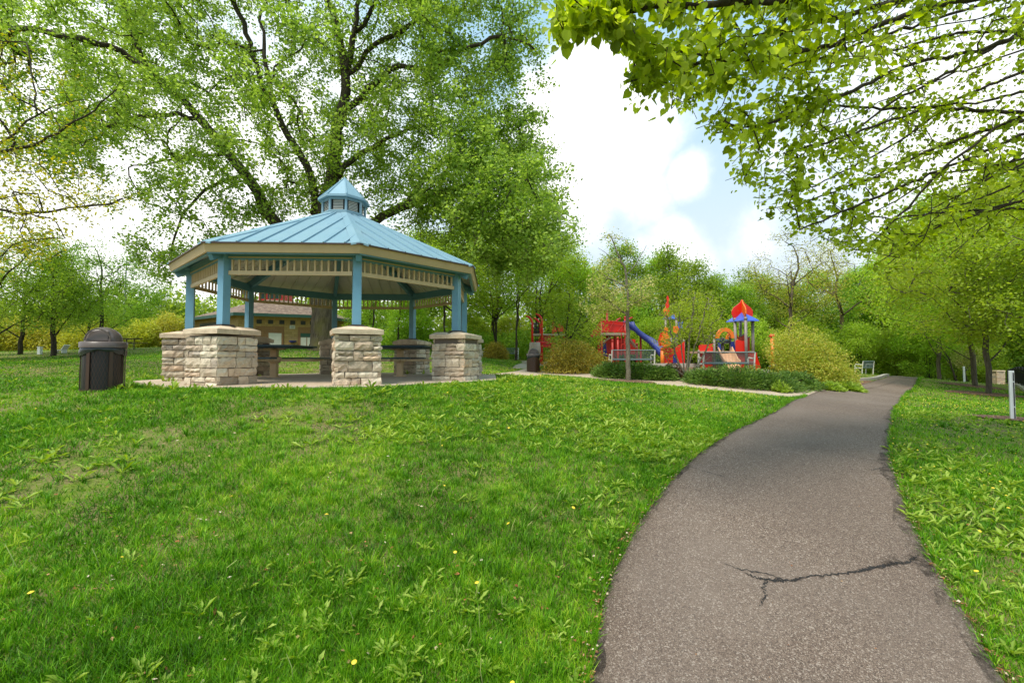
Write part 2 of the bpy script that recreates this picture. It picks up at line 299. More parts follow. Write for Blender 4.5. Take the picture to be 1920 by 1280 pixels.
# ---------------------------------------------------------------- mesh building
class MB:
    def __init__(s): s.v = []; s.f = []; s.m = []; s.mi = 0
    def add(s, vs, fs):
        b = len(s.v); s.v.extend([tuple(x) for x in vs]); s.f.extend([tuple(i + b for i in f) for f in fs]); s.m.extend([s.mi] * len(fs)); return s
    def box(s, c, d, rz=0, R=None, bev=0):
        x, y, z = (q / 2 for q in d); c = Vector(c)
        R = R or Matrix.Rotation(rz, 3, 'Z')
        if bev:
            b = min(bev, x * .9, y * .9, z * .9); P = []
            for sz in (-1, 1):
                for (ex, ey, ez) in ((x - b, y - b, z), (x, y, z - b)) if sz > 0 else ((x, y, z - b), (x - b, y - b, z)):
                    pass
            rings = [(x - b, y - b, -z), (x, y, -z + b), (x, y, z - b), (x - b, y - b, z)]
            vs = []
            for (a, d2, h) in rings:
                vs += [(-a, -d2, h), (a, -d2, h), (a, d2, h), (-a, d2, h)]
            fs = [(3, 2, 1, 0), (12, 13, 14, 15)]
            for k in range(3):
                for i in range(4): j = (i + 1) % 4; fs.append((k * 4 + i, k * 4 + j, k * 4 + 4 + j, k * 4 + 4 + i))
            return s.add([R @ Vector(p) + c for p in vs], fs)
        vs = [R @ Vector(p) + c for p in ((-x, -y, -z), (x, -y, -z), (x, y, -z), (-x, y, -z), (-x, -y, z), (x, -y, z), (x, y, z), (-x, y, z))]
        return s.add(vs, [(3, 2, 1, 0), (4, 5, 6, 7), (0, 1, 5, 4), (1, 2, 6, 5), (2, 3, 7, 6), (3, 0, 4, 7)])
    def bar(s, a, b, w, h, up=(0, 0, 1)):
        a = Vector(a); b = Vector(b); d = (b - a); Ln = d.length; d.normalize(); up = Vector(up)
        sx = d.cross(up)
        if sx.length < 1e-4: sx = d.cross(Vector((0, 1, 0)))
        sx.normalize(); u = sx.cross(d)
        R = Matrix((sx, d, u)).transposed()
        return s.box((a + b) / 2, (w, Ln, h), R=R)
    def tube(s, pts, r, n=8, caps=True):
        pts = [Vector(p) for p in pts]; k = len(pts); rs = r if hasattr(r, '__len__') else [r] * k
        vs = []; fs = []; prev = None
        for i, p in enumerate(pts):
            d = (pts[min(i + 1, k - 1)] - pts[max(i - 1, 0)]).normalized()
            if prev is None:
                a = d.orthogonal().normalized()
            else:
                a = (prev - d * prev.dot(d)); a = a.normalized() if a.length > 1e-5 else d.orthogonal().normalized()
            prev = a; b = d.cross(a)
            for j in range(n):
                t = 2 * math.pi * j / n; vs.append(p + (a * math.cos(t) + b * math.sin(t)) * rs[i])
        for i in range(k - 1):
            for j in range(n): q = (j + 1) % n; fs.append((i * n + j, i * n + q, i * n + n + q, i * n + n + j))
        if caps: fs += [tuple(range(n))[::-1], tuple((k - 1) * n + j for j in range(n))]
        return s.add(vs, fs)
    def lathe(s, prof, n=16, c=(0, 0, 0), ph=0, caps=True):
        vs = []; fs = []
        for (r, z) in prof:
            for j in range(n): t = ph + 2 * math.pi * j / n; vs.append((c[0] + r * math.cos(t), c[1] + r * math.sin(t), c[2] + z))
        for i in range(len(prof) - 1):
            for j in range(n): q = (j + 1) % n; fs.append((i * n + j, i * n + q, i * n + n + q, i * n + n + j))
        if caps: fs += [tuple(range(n))[::-1], tuple((len(prof) - 1) * n + j for j in range(n))]
        return s.add(vs, fs)
    def plate(s, outline, thick, M4):
        """outline in local x,z; thickness along local y"""
        n = len(outline); vs = [M4 @ Vector((x, -thick / 2, z)) for x, z in outline] + [M4 @ Vector((x, thick / 2, z)) for x, z in outline]
        fs = [tuple(range(n)), tuple(range(2 * n - 1, n - 1, -1))] + [(i, i + n, (i + 1) % n + n, (i + 1) % n) for i in range(n)]
        return s.add(vs, fs)
    def build(s, name, mat, parent=None, smooth=False, origin=None):
        me = bpy.data.meshes.new(name); vs = s.v
        me.from_pydata(vs, [], s.f)
        for m in (mat if isinstance(mat, (list, tuple)) else [mat]): me.materials.append(m)
        if any(s.m): me.polygons.foreach_set('material_index', s.m)
        if smooth: me.polygons.foreach_set('use_smooth', [True] * len(me.polygons))
        me.update(); o = bpy.data.objects.new(name, me); COL.objects.link(o)
        if parent is not None: o.parent = parent
        return o
def np_mesh(name, V, F, sizes, mat, smooth=False):
    """V (n,3), F flat loop indices, sizes per polygon"""
    me = bpy.data.meshes.new(name); V = np.ascontiguousarray(V, dtype=np.float32); F = np.asarray(F, dtype=np.int32); sizes = np.asarray(sizes, dtype=np.int32)
    me.vertices.add(len(V)); me.vertices.foreach_set('co', V.ravel())
    me.loops.add(len(F)); me.loops.foreach_set('vertex_index', F)
    me.polygons.add(len(sizes)); st = np.concatenate([[0], np.cumsum(sizes)[:-1]]).astype(np.int32)
    me.polygons.foreach_set('loop_start', st)
    try: me.polygons.foreach_set('loop_total', sizes)
    except Exception: pass
    if smooth: me.polygons.foreach_set('use_smooth', np.ones(len(sizes), dtype=bool))
    me.materials.append(mat); me.update(calc_edges=True); return me
def stamp(C, U, Nn, Lg, Wd, tv, tf):
    """instances of a template: C centres, U axis, Nn normal, Lg length, Wd width. tv: (k,3) in (w,u,n) units"""
    U = U / np.linalg.norm(U, axis=1, keepdims=True); Wv = np.cross(U, Nn); Wv /= np.linalg.norm(Wv, axis=1, keepdims=True) + 1e-9; Nn = np.cross(Wv, U)
    tv = np.asarray(tv, float); k = len(tv)
    V = C[:, None, :] + tv[None, :, 0, None] * (Wd[:, None, None] * Wv[:, None, :]) + tv[None, :, 1, None] * (Lg[:, None, None] * U[:, None, :]) + tv[None, :, 2, None] * (Wd[:, None, None] * Nn[:, None, :])
    flat = np.concatenate([np.asarray(f) for f in tf]); F = (flat[None, :] + (np.arange(len(C)) * k)[:, None]).ravel()
    sizes = np.tile([len(f) for f in tf], len(C)); return V.reshape(-1, 3), F, sizes
LEAF_T = ([(0, -.5, 0), (-.5, -.05, .16), (0, .5, 0), (.5, -.05, .16)], [(0, 3, 2, 1)])
HEART_T = ([(0, -.42, 0), (-.30, -.5, .10), (-.52, -.22, .18), (-.46, .08, .16), (-.22, .34, .08), (0, .62, -.04), (.22, .34, .08), (.46, .08, .16), (.52, -.22, .18), (.30, -.5, .10)], [(0, 5, 4, 3, 2, 1), (0, 9, 8, 7, 6, 5)])
BLADE_T = ([(-.5, 0, 0), (.5, 0, 0), (-.38, .55, .9), (.38, .55, .9), (0, 1, 3.2)], [(0, 1, 3, 2), (2, 3, 4)])
WEED_T = ([(0, 0, 0), (-.16, .2, .1), (-.42, .36, .2), (-.2, .45, .2), (-.5, .66, .3), (-.3, .78, .2), (0, 1, -.1), (.3, .78, .2), (.5, .66, .3), (.2, .45, .2), (.42, .36, .2), (.16, .2, .1)], [(0, 6, 5, 4, 3, 2, 1), (0, 11, 10, 9, 8, 7, 6)])
def runit(rng, n): v = rng.normal(size=(n, 3)); return v / np.linalg.norm(v, axis=1, keepdims=True)

# ---------------------------------------------------------------- terrain
_gc = (-4.24, 11.37)
_ctl = [(-12, -4, 1.5), (0, -4, 1.95), (12, -4, 2.2), (-8, 2, 1.3), (-3, 2.3, 1.6), (1.5, 2.4, 1.74), (5, 2.5, 1.9), (-9, 5, .88), (-3, 5, 1.0), (0, 5, 1.15), (3.2, 5.4, 1.28), (7, 5.5, 1.5),
 (-6.66, 7.4, .50), (-10, 8, .52), (0, 8, .78), (-2.9, 7.3, .56), (-5.5, 7.2, .55), (3.5, 8, 1.02), (6, 8, 1.15), (10.4, 9.5, 1.27), (1, 12, .6), (5, 12, .85), (9, 11, 1.17), (9.5, 15, 1.18), (7, 15.5, .95), (4.8, 17, .78),
 (2.1, 20, .66), (1, 20.8, .63), (-11, 12, .4), (-16, 14, .17), (-20, 20, .12), (-14, 19, -.05), (-9.2, 22, -.42), (-3, 22, .0), (-21, 41, -1.1), (-30, 46, -1.15), (-14, 40, -.95), (-23, 30, -.62), (-1.4, 38, -.1),
 (5, 21, .49), (9, 18, .55), (5, 26, .5), (10, 26, .55), (1, 28, .4), (10, 35, .6), (12, 18.6, .9), (13.5, 18, 1.28), (22.8, 26.7, 1.1), (16, 23, 1.15), (30, 36, 1.5), (24.8, 22, 1.68), (38, 36, 2.0), (27.8, 28, 1.42), (20.8, 20, 1.52),
 (-40, 60, -1), (0, 60, .2), (40, 60, 1.8), (60, 40, 2.6), (-50, 30, 0), (-40, 0, 1), (40, 0, 2.6), (16, 6, 1.75), (15, 13, 1.45)]
for k in range(8): _ctl.append((_gc[0] + 4.3 * math.cos(k * .785), _gc[1] + 4.0 * math.sin(k * .785), .49))
_ctl.append((_gc[0], _gc[1], .49))
_cp = np.array(_ctl, float); _n = len(_cp)
def _k(d2): return np.where(d2 > 1e-12, .5 * d2 * np.log(d2 + 1e-12), 0.0)
_A = np.zeros((_n + 3, _n + 3)); _d2 = ((_cp[:, None, :2] - _cp[None, :, :2]) ** 2).sum(-1)
_A[:_n, :_n] = _k(_d2) + np.eye(_n) * .6; _A[:_n, _n] = 1; _A[:_n, _n + 1:] = _cp[:, :2]; _A[_n, :_n] = 1; _A[_n + 1:, :_n] = _cp[:, :2].T
_w = np.linalg.solve(_A, np.concatenate([EYE - _cp[:, 2], np.zeros(3)]))
def gz(x, y):
    x = np.asarray(x, float); y = np.asarray(y, float); sh = x.shape; x = np.clip(x.ravel(), -48, 58); y = np.clip(y.ravel(), -6, 60)
    out = np.empty(len(x))
    for i in range(0, len(x), 20000):
        a = x[i:i + 20000]; b = y[i:i + 20000]; d2 = (a[:, None] - _cp[None, :, 0]) ** 2 + (b[:, None] - _cp[None, :, 1]) ** 2
        out[i:i + 20000] = _k(d2) @ _w[:_n] + _w[_n] + _w[_n + 1] * a + _w[_n + 2] * b
    return out.reshape(sh)
# fast lookup grid
_GX = np.linspace(-50, 60, 441); _GY = np.linspace(-8, 62, 281); _GZ = gz(*np.meshgrid(_GX, _GY, indexing='ij'))
_gw = np.hypot(*[a - c for a, c in zip(np.meshgrid(_GX, _GY, indexing='ij'), _gc)]); _gw = np.clip((5.6 - _gw) / 1.2, 0, 1); _gw = _gw * _gw * (3 - 2 * _gw)
_GZ = _GZ * (1 - _gw) + (EYE - .47 - .045) * _gw      # level pad under the pavilion
def hz_(x, y):
    x = np.clip(np.asarray(x, float), -49.9, 59.9); y = np.clip(np.asarray(y, float), -7.9, 61.9)
    fx = (x + 50) / .25; fy = (y + 8) / .25; i = np.minimum(fx.astype(int), 439); j = np.minimum(fy.astype(int), 279); u = fx - i; v = fy - j
    return _GZ[i, j] * (1 - u) * (1 - v) + _GZ[i + 1, j] * u * (1 - v) + _GZ[i, j + 1] * (1 - u) * v + _GZ[i + 1, j + 1] * u * v
def gh(x, y): return float(hz_(x, y))
def P(px, py, Y):
    """the point at distance Y in front of the viewpoint, seen at picture position px,py"""
    up = (640 - py) / F; c, s = math.cos(PITCH), math.sin(PITCH); d = Vector(((px - 960) / F, c - s * up, s + c * up)); return Vector((0, 0, EYE)) + d * (Y / d.y)
def G(px, py):
    """where the sight line meets the ground"""
    lo = 1.0; p = None
    prev = P(px, py, 1.0); Y = 1.0
    while Y < 80:
        Y2 = Y * 1.01; q = P(px, py, Y2)
        if q.z < gh(q.x, q.y): return Vector((q.x, q.y, gh(q.x, q.y)))
        Y = Y2
    return q
def GX(px, Y): x = (px - 960) / F * Y; return Vector((x, Y, gh(x, Y)))
# ---------------------------------------------------------------- setting: ground, paths
def sheet(name, us, mat, z=0):
    pass
def warp(a, b, n, c, k):  # denser near c
    t = np.linspace(np.arcsinh((a - c) * k), np.arcsinh((b - c) * k), n); return np.sinh(t) / k + c
gx = np.unique(np.concatenate([np.linspace(-30, 34, 257), np.linspace(-50, 60, 111), [-70, -100, -150, -300, -600, 80, 110, 160, 300, 600]]))
gy = np.unique(np.concatenate([np.linspace(-6, 34, 161), np.linspace(-8, 62, 71), [-20, -60, -200, -600, 75, 100, 150, 300, 600, 900]]))
XX, YY = np.meshgrid(gx, gy, indexing='ij'); ZZ = hz_(XX, YY)
V = np.stack([XX, YY, ZZ], -1).reshape(-1, 3); nx, ny = len(gx), len(gy)
I, J = np.meshgrid(np.arange(nx - 1), np.arange(ny - 1), indexing='ij'); a = (I * ny + J).ravel()
Fq = np.stack([a, a + ny, a + ny + 1, a + 1], 1).ravel()
me = np_mesh('ground', V, Fq, np.full(len(a), 4), M['lawn'], True)
ground = bpy.data.objects.new('ground', me); COL.objects.link(ground); tag(ground, kind='structure')
def resample(pts, n):
    pts = np.array([(p[0], p[1]) for p in pts], float)
    # smooth by Catmull-Rom, then even spacing
    q = []
    for i in range(len(pts) - 1):
        p0 = pts[max(i - 1, 0)]; p1 = pts[i]; p2 = pts[i + 1]; p3 = pts[min(i + 2, len(pts) - 1)]
        for t in np.linspace(0, 1, 12, endpoint=False): q.append(.5 * ((2 * p1) + (-p0 + p2) * t + (2 * p0 - 5 * p1 + 4 * p2 - p3) * t * t + (-p0 + 3 * p1 - 3 * p2 + p3) * t ** 3))
    q.append(pts[-1]); q = np.array(q); s = np.concatenate([[0], np.cumsum(np.linalg.norm(np.diff(q, axis=0), axis=1))]); u = np.linspace(0, s[-1], n)
    return np.stack([np.interp(u, s, q[:, 0]), np.interp(u, s, q[:, 1])], 1)
MASKS = []
def strip(name, Lp, Rp, n, m, mat, lift, jit=0, edge=.05, seed=1):
    A = resample(Lp, n); B = resample(Rp, n); rg = np.random.default_rng(seed)
    if jit: A += rg.normal(0, jit, A.shape); B += rg.normal(0, jit, B.shape)
    MASKS.append(np.concatenate([A, B[::-1]]))
    t = np.linspace(0, 1, m); Q = A[:, None, :] * (1 - t)[None, :, None] + B[:, None, :] * t[None, :, None]
    Z = hz_(Q[..., 0], Q[..., 1]) + lift; Vv = np.concatenate([Q, Z[..., None]], -1)
    # skirts
    lo = Vv[:, :1].copy(); lo[..., 2] -= edge; hi = Vv[:, -1:].copy(); hi[..., 2] -= edge; Vv = np.concatenate([lo, Vv, hi], 1); mm = m + 2
    I, J = np.meshgrid(np.arange(n - 1), np.arange(mm - 1), indexing='ij'); a = (I * mm + J).ravel(); Fq = np.stack([a, a + 1, a + mm + 1, a + mm], 1).ravel()
    me = np_mesh(name, Vv.reshape(-1, 3), Fq, np.full(len(a), 4), mat, False); o = bpy.data.objects.new(name, me); COL.objects.link(o); tag(o, kind='structure'); return o
def inside(poly, x, y):
    c = np.zeros(len(x), bool); n = len(poly); j = n - 1
    for i in range(n):
        xi, yi = poly[i]; xj, yj = poly[j]
        with np.errstate(divide='ignore', invalid='ignore'):
            t = ((yi > y) != (yj > y)) & (x < (xj - xi) * (y - yi) / (yj - yi + 1e-12) + xi)
        c ^= t; j = i
    return c
def any_mask(x, y, masks=None):
    c = np.zeros(len(x), bool)
    for p in (masks or MASKS):
        bb = (x > p[:, 0].min()) & (x < p[:, 0].max()) & (y > p[:, 1].min()) & (y < p[:, 1].max())
        if bb.any(): idx = np.where(bb)[0]; c[idx[inside(p, x[idx], y[idx])]] = True
    return c
Lpx = [(1105, 1280), (1140, 1100), (1210, 970), (1290, 872), (1380, 808), (1465, 765), (1512, 743)]
Rpx = [(1880, 1280), (1800, 1150), (1740, 1050), (1692, 930), (1670, 865), (1670, 810), (1682, 765), (1700, 738), (1718, 722), (1737, 709)]
Lw = [G(*p) for p in Lpx]; Rw = [G(*p) for p in Rpx]
Lw2 = [G(1512, 743), G(1566, 731), G(1606, 724), G(1640, 716), G(1672, 708.5)]
def ext(a, b, y): t = (y - a.y) / (a.y - b.y); return Vector((a.x + (a.x - b.x) * t, y, 0))
print('path L', [tuple(round(c, 1) for c in p) for p in Lw + Lw2]); print('path R', [tuple(round(c, 1) for c in p) for p in Rw])
path = strip('asphalt_path', [ext(Lw[0], Lw[1], -3)] + Lw + Lw2[1:], [ext(Rw[0], Rw[1], -3)] + Rw, 150, 14, M['asphalt'], .022, .012)
_m = len(MASKS)
def edge_strip(name, pts, w0, w1, mat, lift, seed, n=260):
    q = resample([(p[0], p[1]) for p in pts], n); rr = np.random.default_rng(seed); d = np.gradient(q, axis=0); d /= np.linalg.norm(d, axis=1, keepdims=True); nr = np.stack([d[:, 1], -d[:, 0]], 1)
    k = np.convolve(rr.normal(0, 1, n + 8), np.ones(9) / 9, 'valid')[:n, None] + .35 * rr.normal(0, 1, (n, 1)); f = 1 + .55 * k; A = q + nr * w0; B = q + nr * w1 * np.clip(f, .15, 2.4)
    V = np.concatenate([np.stack([A[:, 0], A[:, 1], hz_(A[:, 0], A[:, 1]) + lift], 1)[:, None], np.stack([B[:, 0], B[:, 1], hz_(B[:, 0], B[:, 1]) + lift], 1)[:, None]], 1).reshape(-1, 3)
    a = np.arange(n - 1) * 2; o = bpy.data.objects.new(name, np_mesh(name, V, np.stack([a, a + 1, a + 3, a + 2], 1).ravel(), np.full(n - 1, 4), mat)); COL.objects.link(o); tag(o, kind='structure'); return o
_Rp = [ext(Rw[0], Rw[1], .3)] + Rw; _Lp = [ext(Lw[0], Lw[1], .3)] + Lw
edge_strip('path_verge', _Rp, -.05, .085, M['dirt'], .010, 1); edge_strip('path_verge', _Lp, .05, -.06, M['dirt'], .010, 2)
edge_strip('path_edge_stain', _Rp, -.005, -.10, M['edge_stain'], .0265, 3); edge_strip('path_edge_stain', _Lp, .005, .06, M['edge_stain'], .0265, 4)
# concrete walk that crosses behind the lawn to the pavilion
up_ = [G(1580, 731.5), G(1460, 729.5), G(1380, 722), G(1298, 714.5), G(1200, 708), G(1116, 702), G(1050, 697.5), G(985, 691)]
lo_ = [G(1550, 747), G(1460, 743), G(1380, 735.5), G(1298, 727), G(1200, 717.5), G(1116, 709), G(1050, 704), G(975, 697.5)]
walk = strip('concrete_walk', up_, lo_, 70, 6, M['concrete'], .014, .01, seed=2)
walk2 = strip('concrete_walk', [G(985, 691), Vector((-.1, 18.8, 0)), Vector((-1.0, 14.6, 0))], [G(1003, 697.3), Vector((1.2, 18.0, 0)), Vector((.3, 13.4, 0))], 24, 5, M['concrete'], .018, .01, seed=3)
walk3 = strip('concrete_walk', [G(960, 691), G(975, 682), G(990, 677)], [G(1000, 691), G(1005, 684), G(1010, 678)], 10, 4, M['concrete'], .010, .01, seed=4)
# ---------------------------------------------------------------- pavilion
GCX, GCY = -4.24, 11.37; FZ = EYE - .47; PH = math.radians(24.8); RP = 3.175
rg = np.random.default_rng(11); rnd = random.Random(5)
slab = MB()
pts = [(GCX + 4.15 * math.cos(PH + k * math.pi / 4), GCY + 4.15 * math.sin(PH + k * math.pi / 4)) for k in range(8)]
slab.v = [(x, y, FZ) for x, y in pts] + [(x, y, FZ - .35) for x, y in pts]
slab.f = [tuple(range(8))] + [(i, i + 8, (i + 1) % 8 + 8, (i + 1) % 8) for i in range(8)]; slab.m = [0] * 9
so = slab.build('pavilion_floor', M['concrete']); tag(so, kind='structure'); MASKS.append(np.array(pts))
gz_ = thing('park_pavilion', 'octagonal open park shelter with blue metal roof, blue posts and stone piers', 'pavilion', (GCX, GCY, FZ), PH)
def oct_pt(k, r, z): a = k * math.pi / 4; return Vector((r * math.cos(a), r * math.sin(a), z))
EZ = 2.52; RR = 3.56; RI = .50; RZ = 4.00     # eave top, eave radius, roof top radius and height (above floor)
# roof: eight panels with standing seams
m = MB()
for k in range(8):
    a, b = oct_pt(k, RR + .03, EZ + .015), oct_pt(k + 1, RR + .03, EZ + .015); c, d = oct_pt(k + 1, RI, RZ), oct_pt(k, RI, RZ)
    n = (b - a).cross(d - a).normalized()
    m.add([a, b, c, d, a - n * .03, b - n * .03, c - n * .03, d - n * .03], [(0, 1, 2, 3), (7, 6, 5, 4), (0, 4, 5, 1)])
    ed = (b - a).normalized(); up = ((c + d) / 2 - (a + b) / 2); LN = up.length; upn = up.normalized(); half = (b - a).length / 2; topf = (c - d).length / 2
    s = -half + .2
    while s < half:
        fr = 1.0 if abs(s) <= topf else (half - abs(s)) / (half - topf)
        if fr > .06:
            p0 = (a + b) / 2 + ed * s + n * .016; m.bar(p0, p0 + upn * LN * (fr - .01), .022, .026, n)
        s += .38
    for s in np.arange(-half + .31, half, .30):
        fr = 1.0 if abs(s) <= topf else (half - abs(s)) / (half - topf)
roof = m.build('roof', M['roof'], gz_)
for k in range(8):
    m = MB(); a = oct_pt(k, RR + .035, EZ + .045); b = oct_pt(k, RI, RZ + .03)
    for s in (-1, 1):
        t = oct_pt(k + s, RR, EZ) - oct_pt(k, RR, EZ); t.normalize(); u = (b - a).normalized(); e = (t - u * t.dot(u)).normalized() * .155
        dz = Vector((0, 0, -.01)); m.add([a, b, b + e * .7 + dz, a + e + dz, a + Vector((0, 0, -.03)), a + e + Vector((0, 0, -.045)), b + e * .7 + Vector((0, 0, -.045))], [(0, 1, 2, 3) if s > 0 else (3, 2, 1, 0), (0, 3, 5, 4), (3, 2, 6, 5)])
    m.build('hip_cap', M['blue'] if False else M['roof'], roof)
# ceiling sheet under the roof
m = MB()
for k in range(8):
    a, b = oct_pt(k, RR - .05, EZ - .075), oct_pt(k + 1, RR - .05, EZ - .075); c, d = oct_pt(k + 1, RI, RZ - .09), oct_pt(k, RI, RZ - .09)
    n = (b - a).cross(d - a).normalized(); m.add([a, b, c, d], [(3, 2, 1, 0)])
    ed = (b - a).normalized(); up = ((c + d) / 2 - (a + b) / 2); LN = up.length; upn = up.normalized(); half = (b - a).length / 2; topf = (c - d).length / 2
    for s in np.arange(-half + .2, half, .30):
        fr = 1.0 if abs(s) <= topf else (half - abs(s)) / (half - topf)
        if fr > .08: p0 = (a + b) / 2 + ed * s - n * .014; m.bar(p0 + upn * .05, p0 + upn * LN * (fr - .03), .03, .026, n)
m.build('ceiling', M['ceil'], gz_)
for k in range(8):  # hip rafters
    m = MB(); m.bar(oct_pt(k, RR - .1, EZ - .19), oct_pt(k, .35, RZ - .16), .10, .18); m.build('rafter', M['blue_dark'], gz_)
m = MB()
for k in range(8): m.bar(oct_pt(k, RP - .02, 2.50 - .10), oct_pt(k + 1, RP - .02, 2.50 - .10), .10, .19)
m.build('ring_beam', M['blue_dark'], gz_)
# outrigger soffit pieces, blue, visible under the eave
m = MB()
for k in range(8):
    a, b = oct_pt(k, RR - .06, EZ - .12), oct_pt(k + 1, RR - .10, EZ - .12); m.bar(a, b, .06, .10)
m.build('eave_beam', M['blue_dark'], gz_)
m = MB()
for k in range(8):
    a, b = oct_pt(k, RR + .03, EZ), oct_pt(k + 1, RR + .03, EZ); c, d = oct_pt(k + 1, RR - .015, EZ - .15), oct_pt(k, RR - .015, EZ - .15)
    ai, bi, ci, di = [oct_pt(k + o, RR - .04 + q, z) for o, q, z in ((0, 0, EZ - .01), (1, 0, EZ - .01), (1, -.015, EZ - .15), (0, -.015, EZ - .15))]
    m.add([a, b, c, d, ai, bi, ci, di], [(3, 2, 1, 0), (4, 5, 6, 7), (0, 1, 5, 4), (7, 6, 2, 3)])
m.build('fascia', M['fascia'], gz_)
# thin dark drip line on top of the fascia
m = MB()
for k in range(8): m.bar(oct_pt(k, RR + .045, EZ + .006), oct_pt(k + 1, RR + .045, EZ + .006), .02, .028)
m.build('drip_edge', M['brown_metal'], gz_)
# cupola
cu = MB(); cu.lathe([(.53, RZ - .10), (.53, RZ + .03), (.50, RZ + .03)], 8, caps=False); cu.lathe([(.50, RZ + .38), (.62, RZ + .38), (.62, RZ + .435), (.585, RZ + .44)], 8, caps=False)
cu.lathe([(.585, RZ + .44), (.03, RZ + 1.02)], 8); cu.lathe([(.045, RZ + .98), (.012, RZ + 1.06)], 6)
for k in range(8):
    a = oct_pt(k, .51, 0); b = oct_pt(k + 1, .51, 0); cu.tube([oct_pt(k, .50, RZ + .02), oct_pt(k, .50, RZ + .39)], .032, 6)
    cu.bar(a + Vector((0, 0, RZ + .05)), b + Vector((0, 0, RZ + .05)), .05, .04); cu.bar(a + Vector((0, 0, RZ + .355)), b + Vector((0, 0, RZ + .355)), .05, .04)
    cu.bar(oct_pt(k, .59, RZ + .45), oct_pt(k, .03, RZ + 1.02), .03, .02)
cup = cu.build('cupola', M['roof'], gz_)
for k in range(8):
    m = MB(); a = oct_pt(k, .46, 0); b = oct_pt(k + 1, .46, 0); d = (b - a); a2 = a + d * .16; b2 = a + d * .84; nrm = Vector(((a + b).x, (a + b).y, 0)).normalized()
    for i in range(7):
        z = RZ + .10 + i * .037; p = nrm * .012; m.add([a2 + Vector((0, 0, z)) + p * 2.5, b2 + Vector((0, 0, z)) + p * 2.5, b2 + Vector((0, 0, z + .03)), a2 + Vector((0, 0, z + .03)), a2 + Vector((0, 0, z - .005)) + p * 2.5, b2 + Vector((0, 0, z - .005)) + p * 2.5], [(0, 1, 2, 3), (4, 5, 1, 0)])
    lv = m.build('louvre', M['white'], cup)
m = MB(); m.lathe([(.40, RZ + .05), (.40, RZ + .37)], 8); m.build('cupola_core', M['black'], cup)
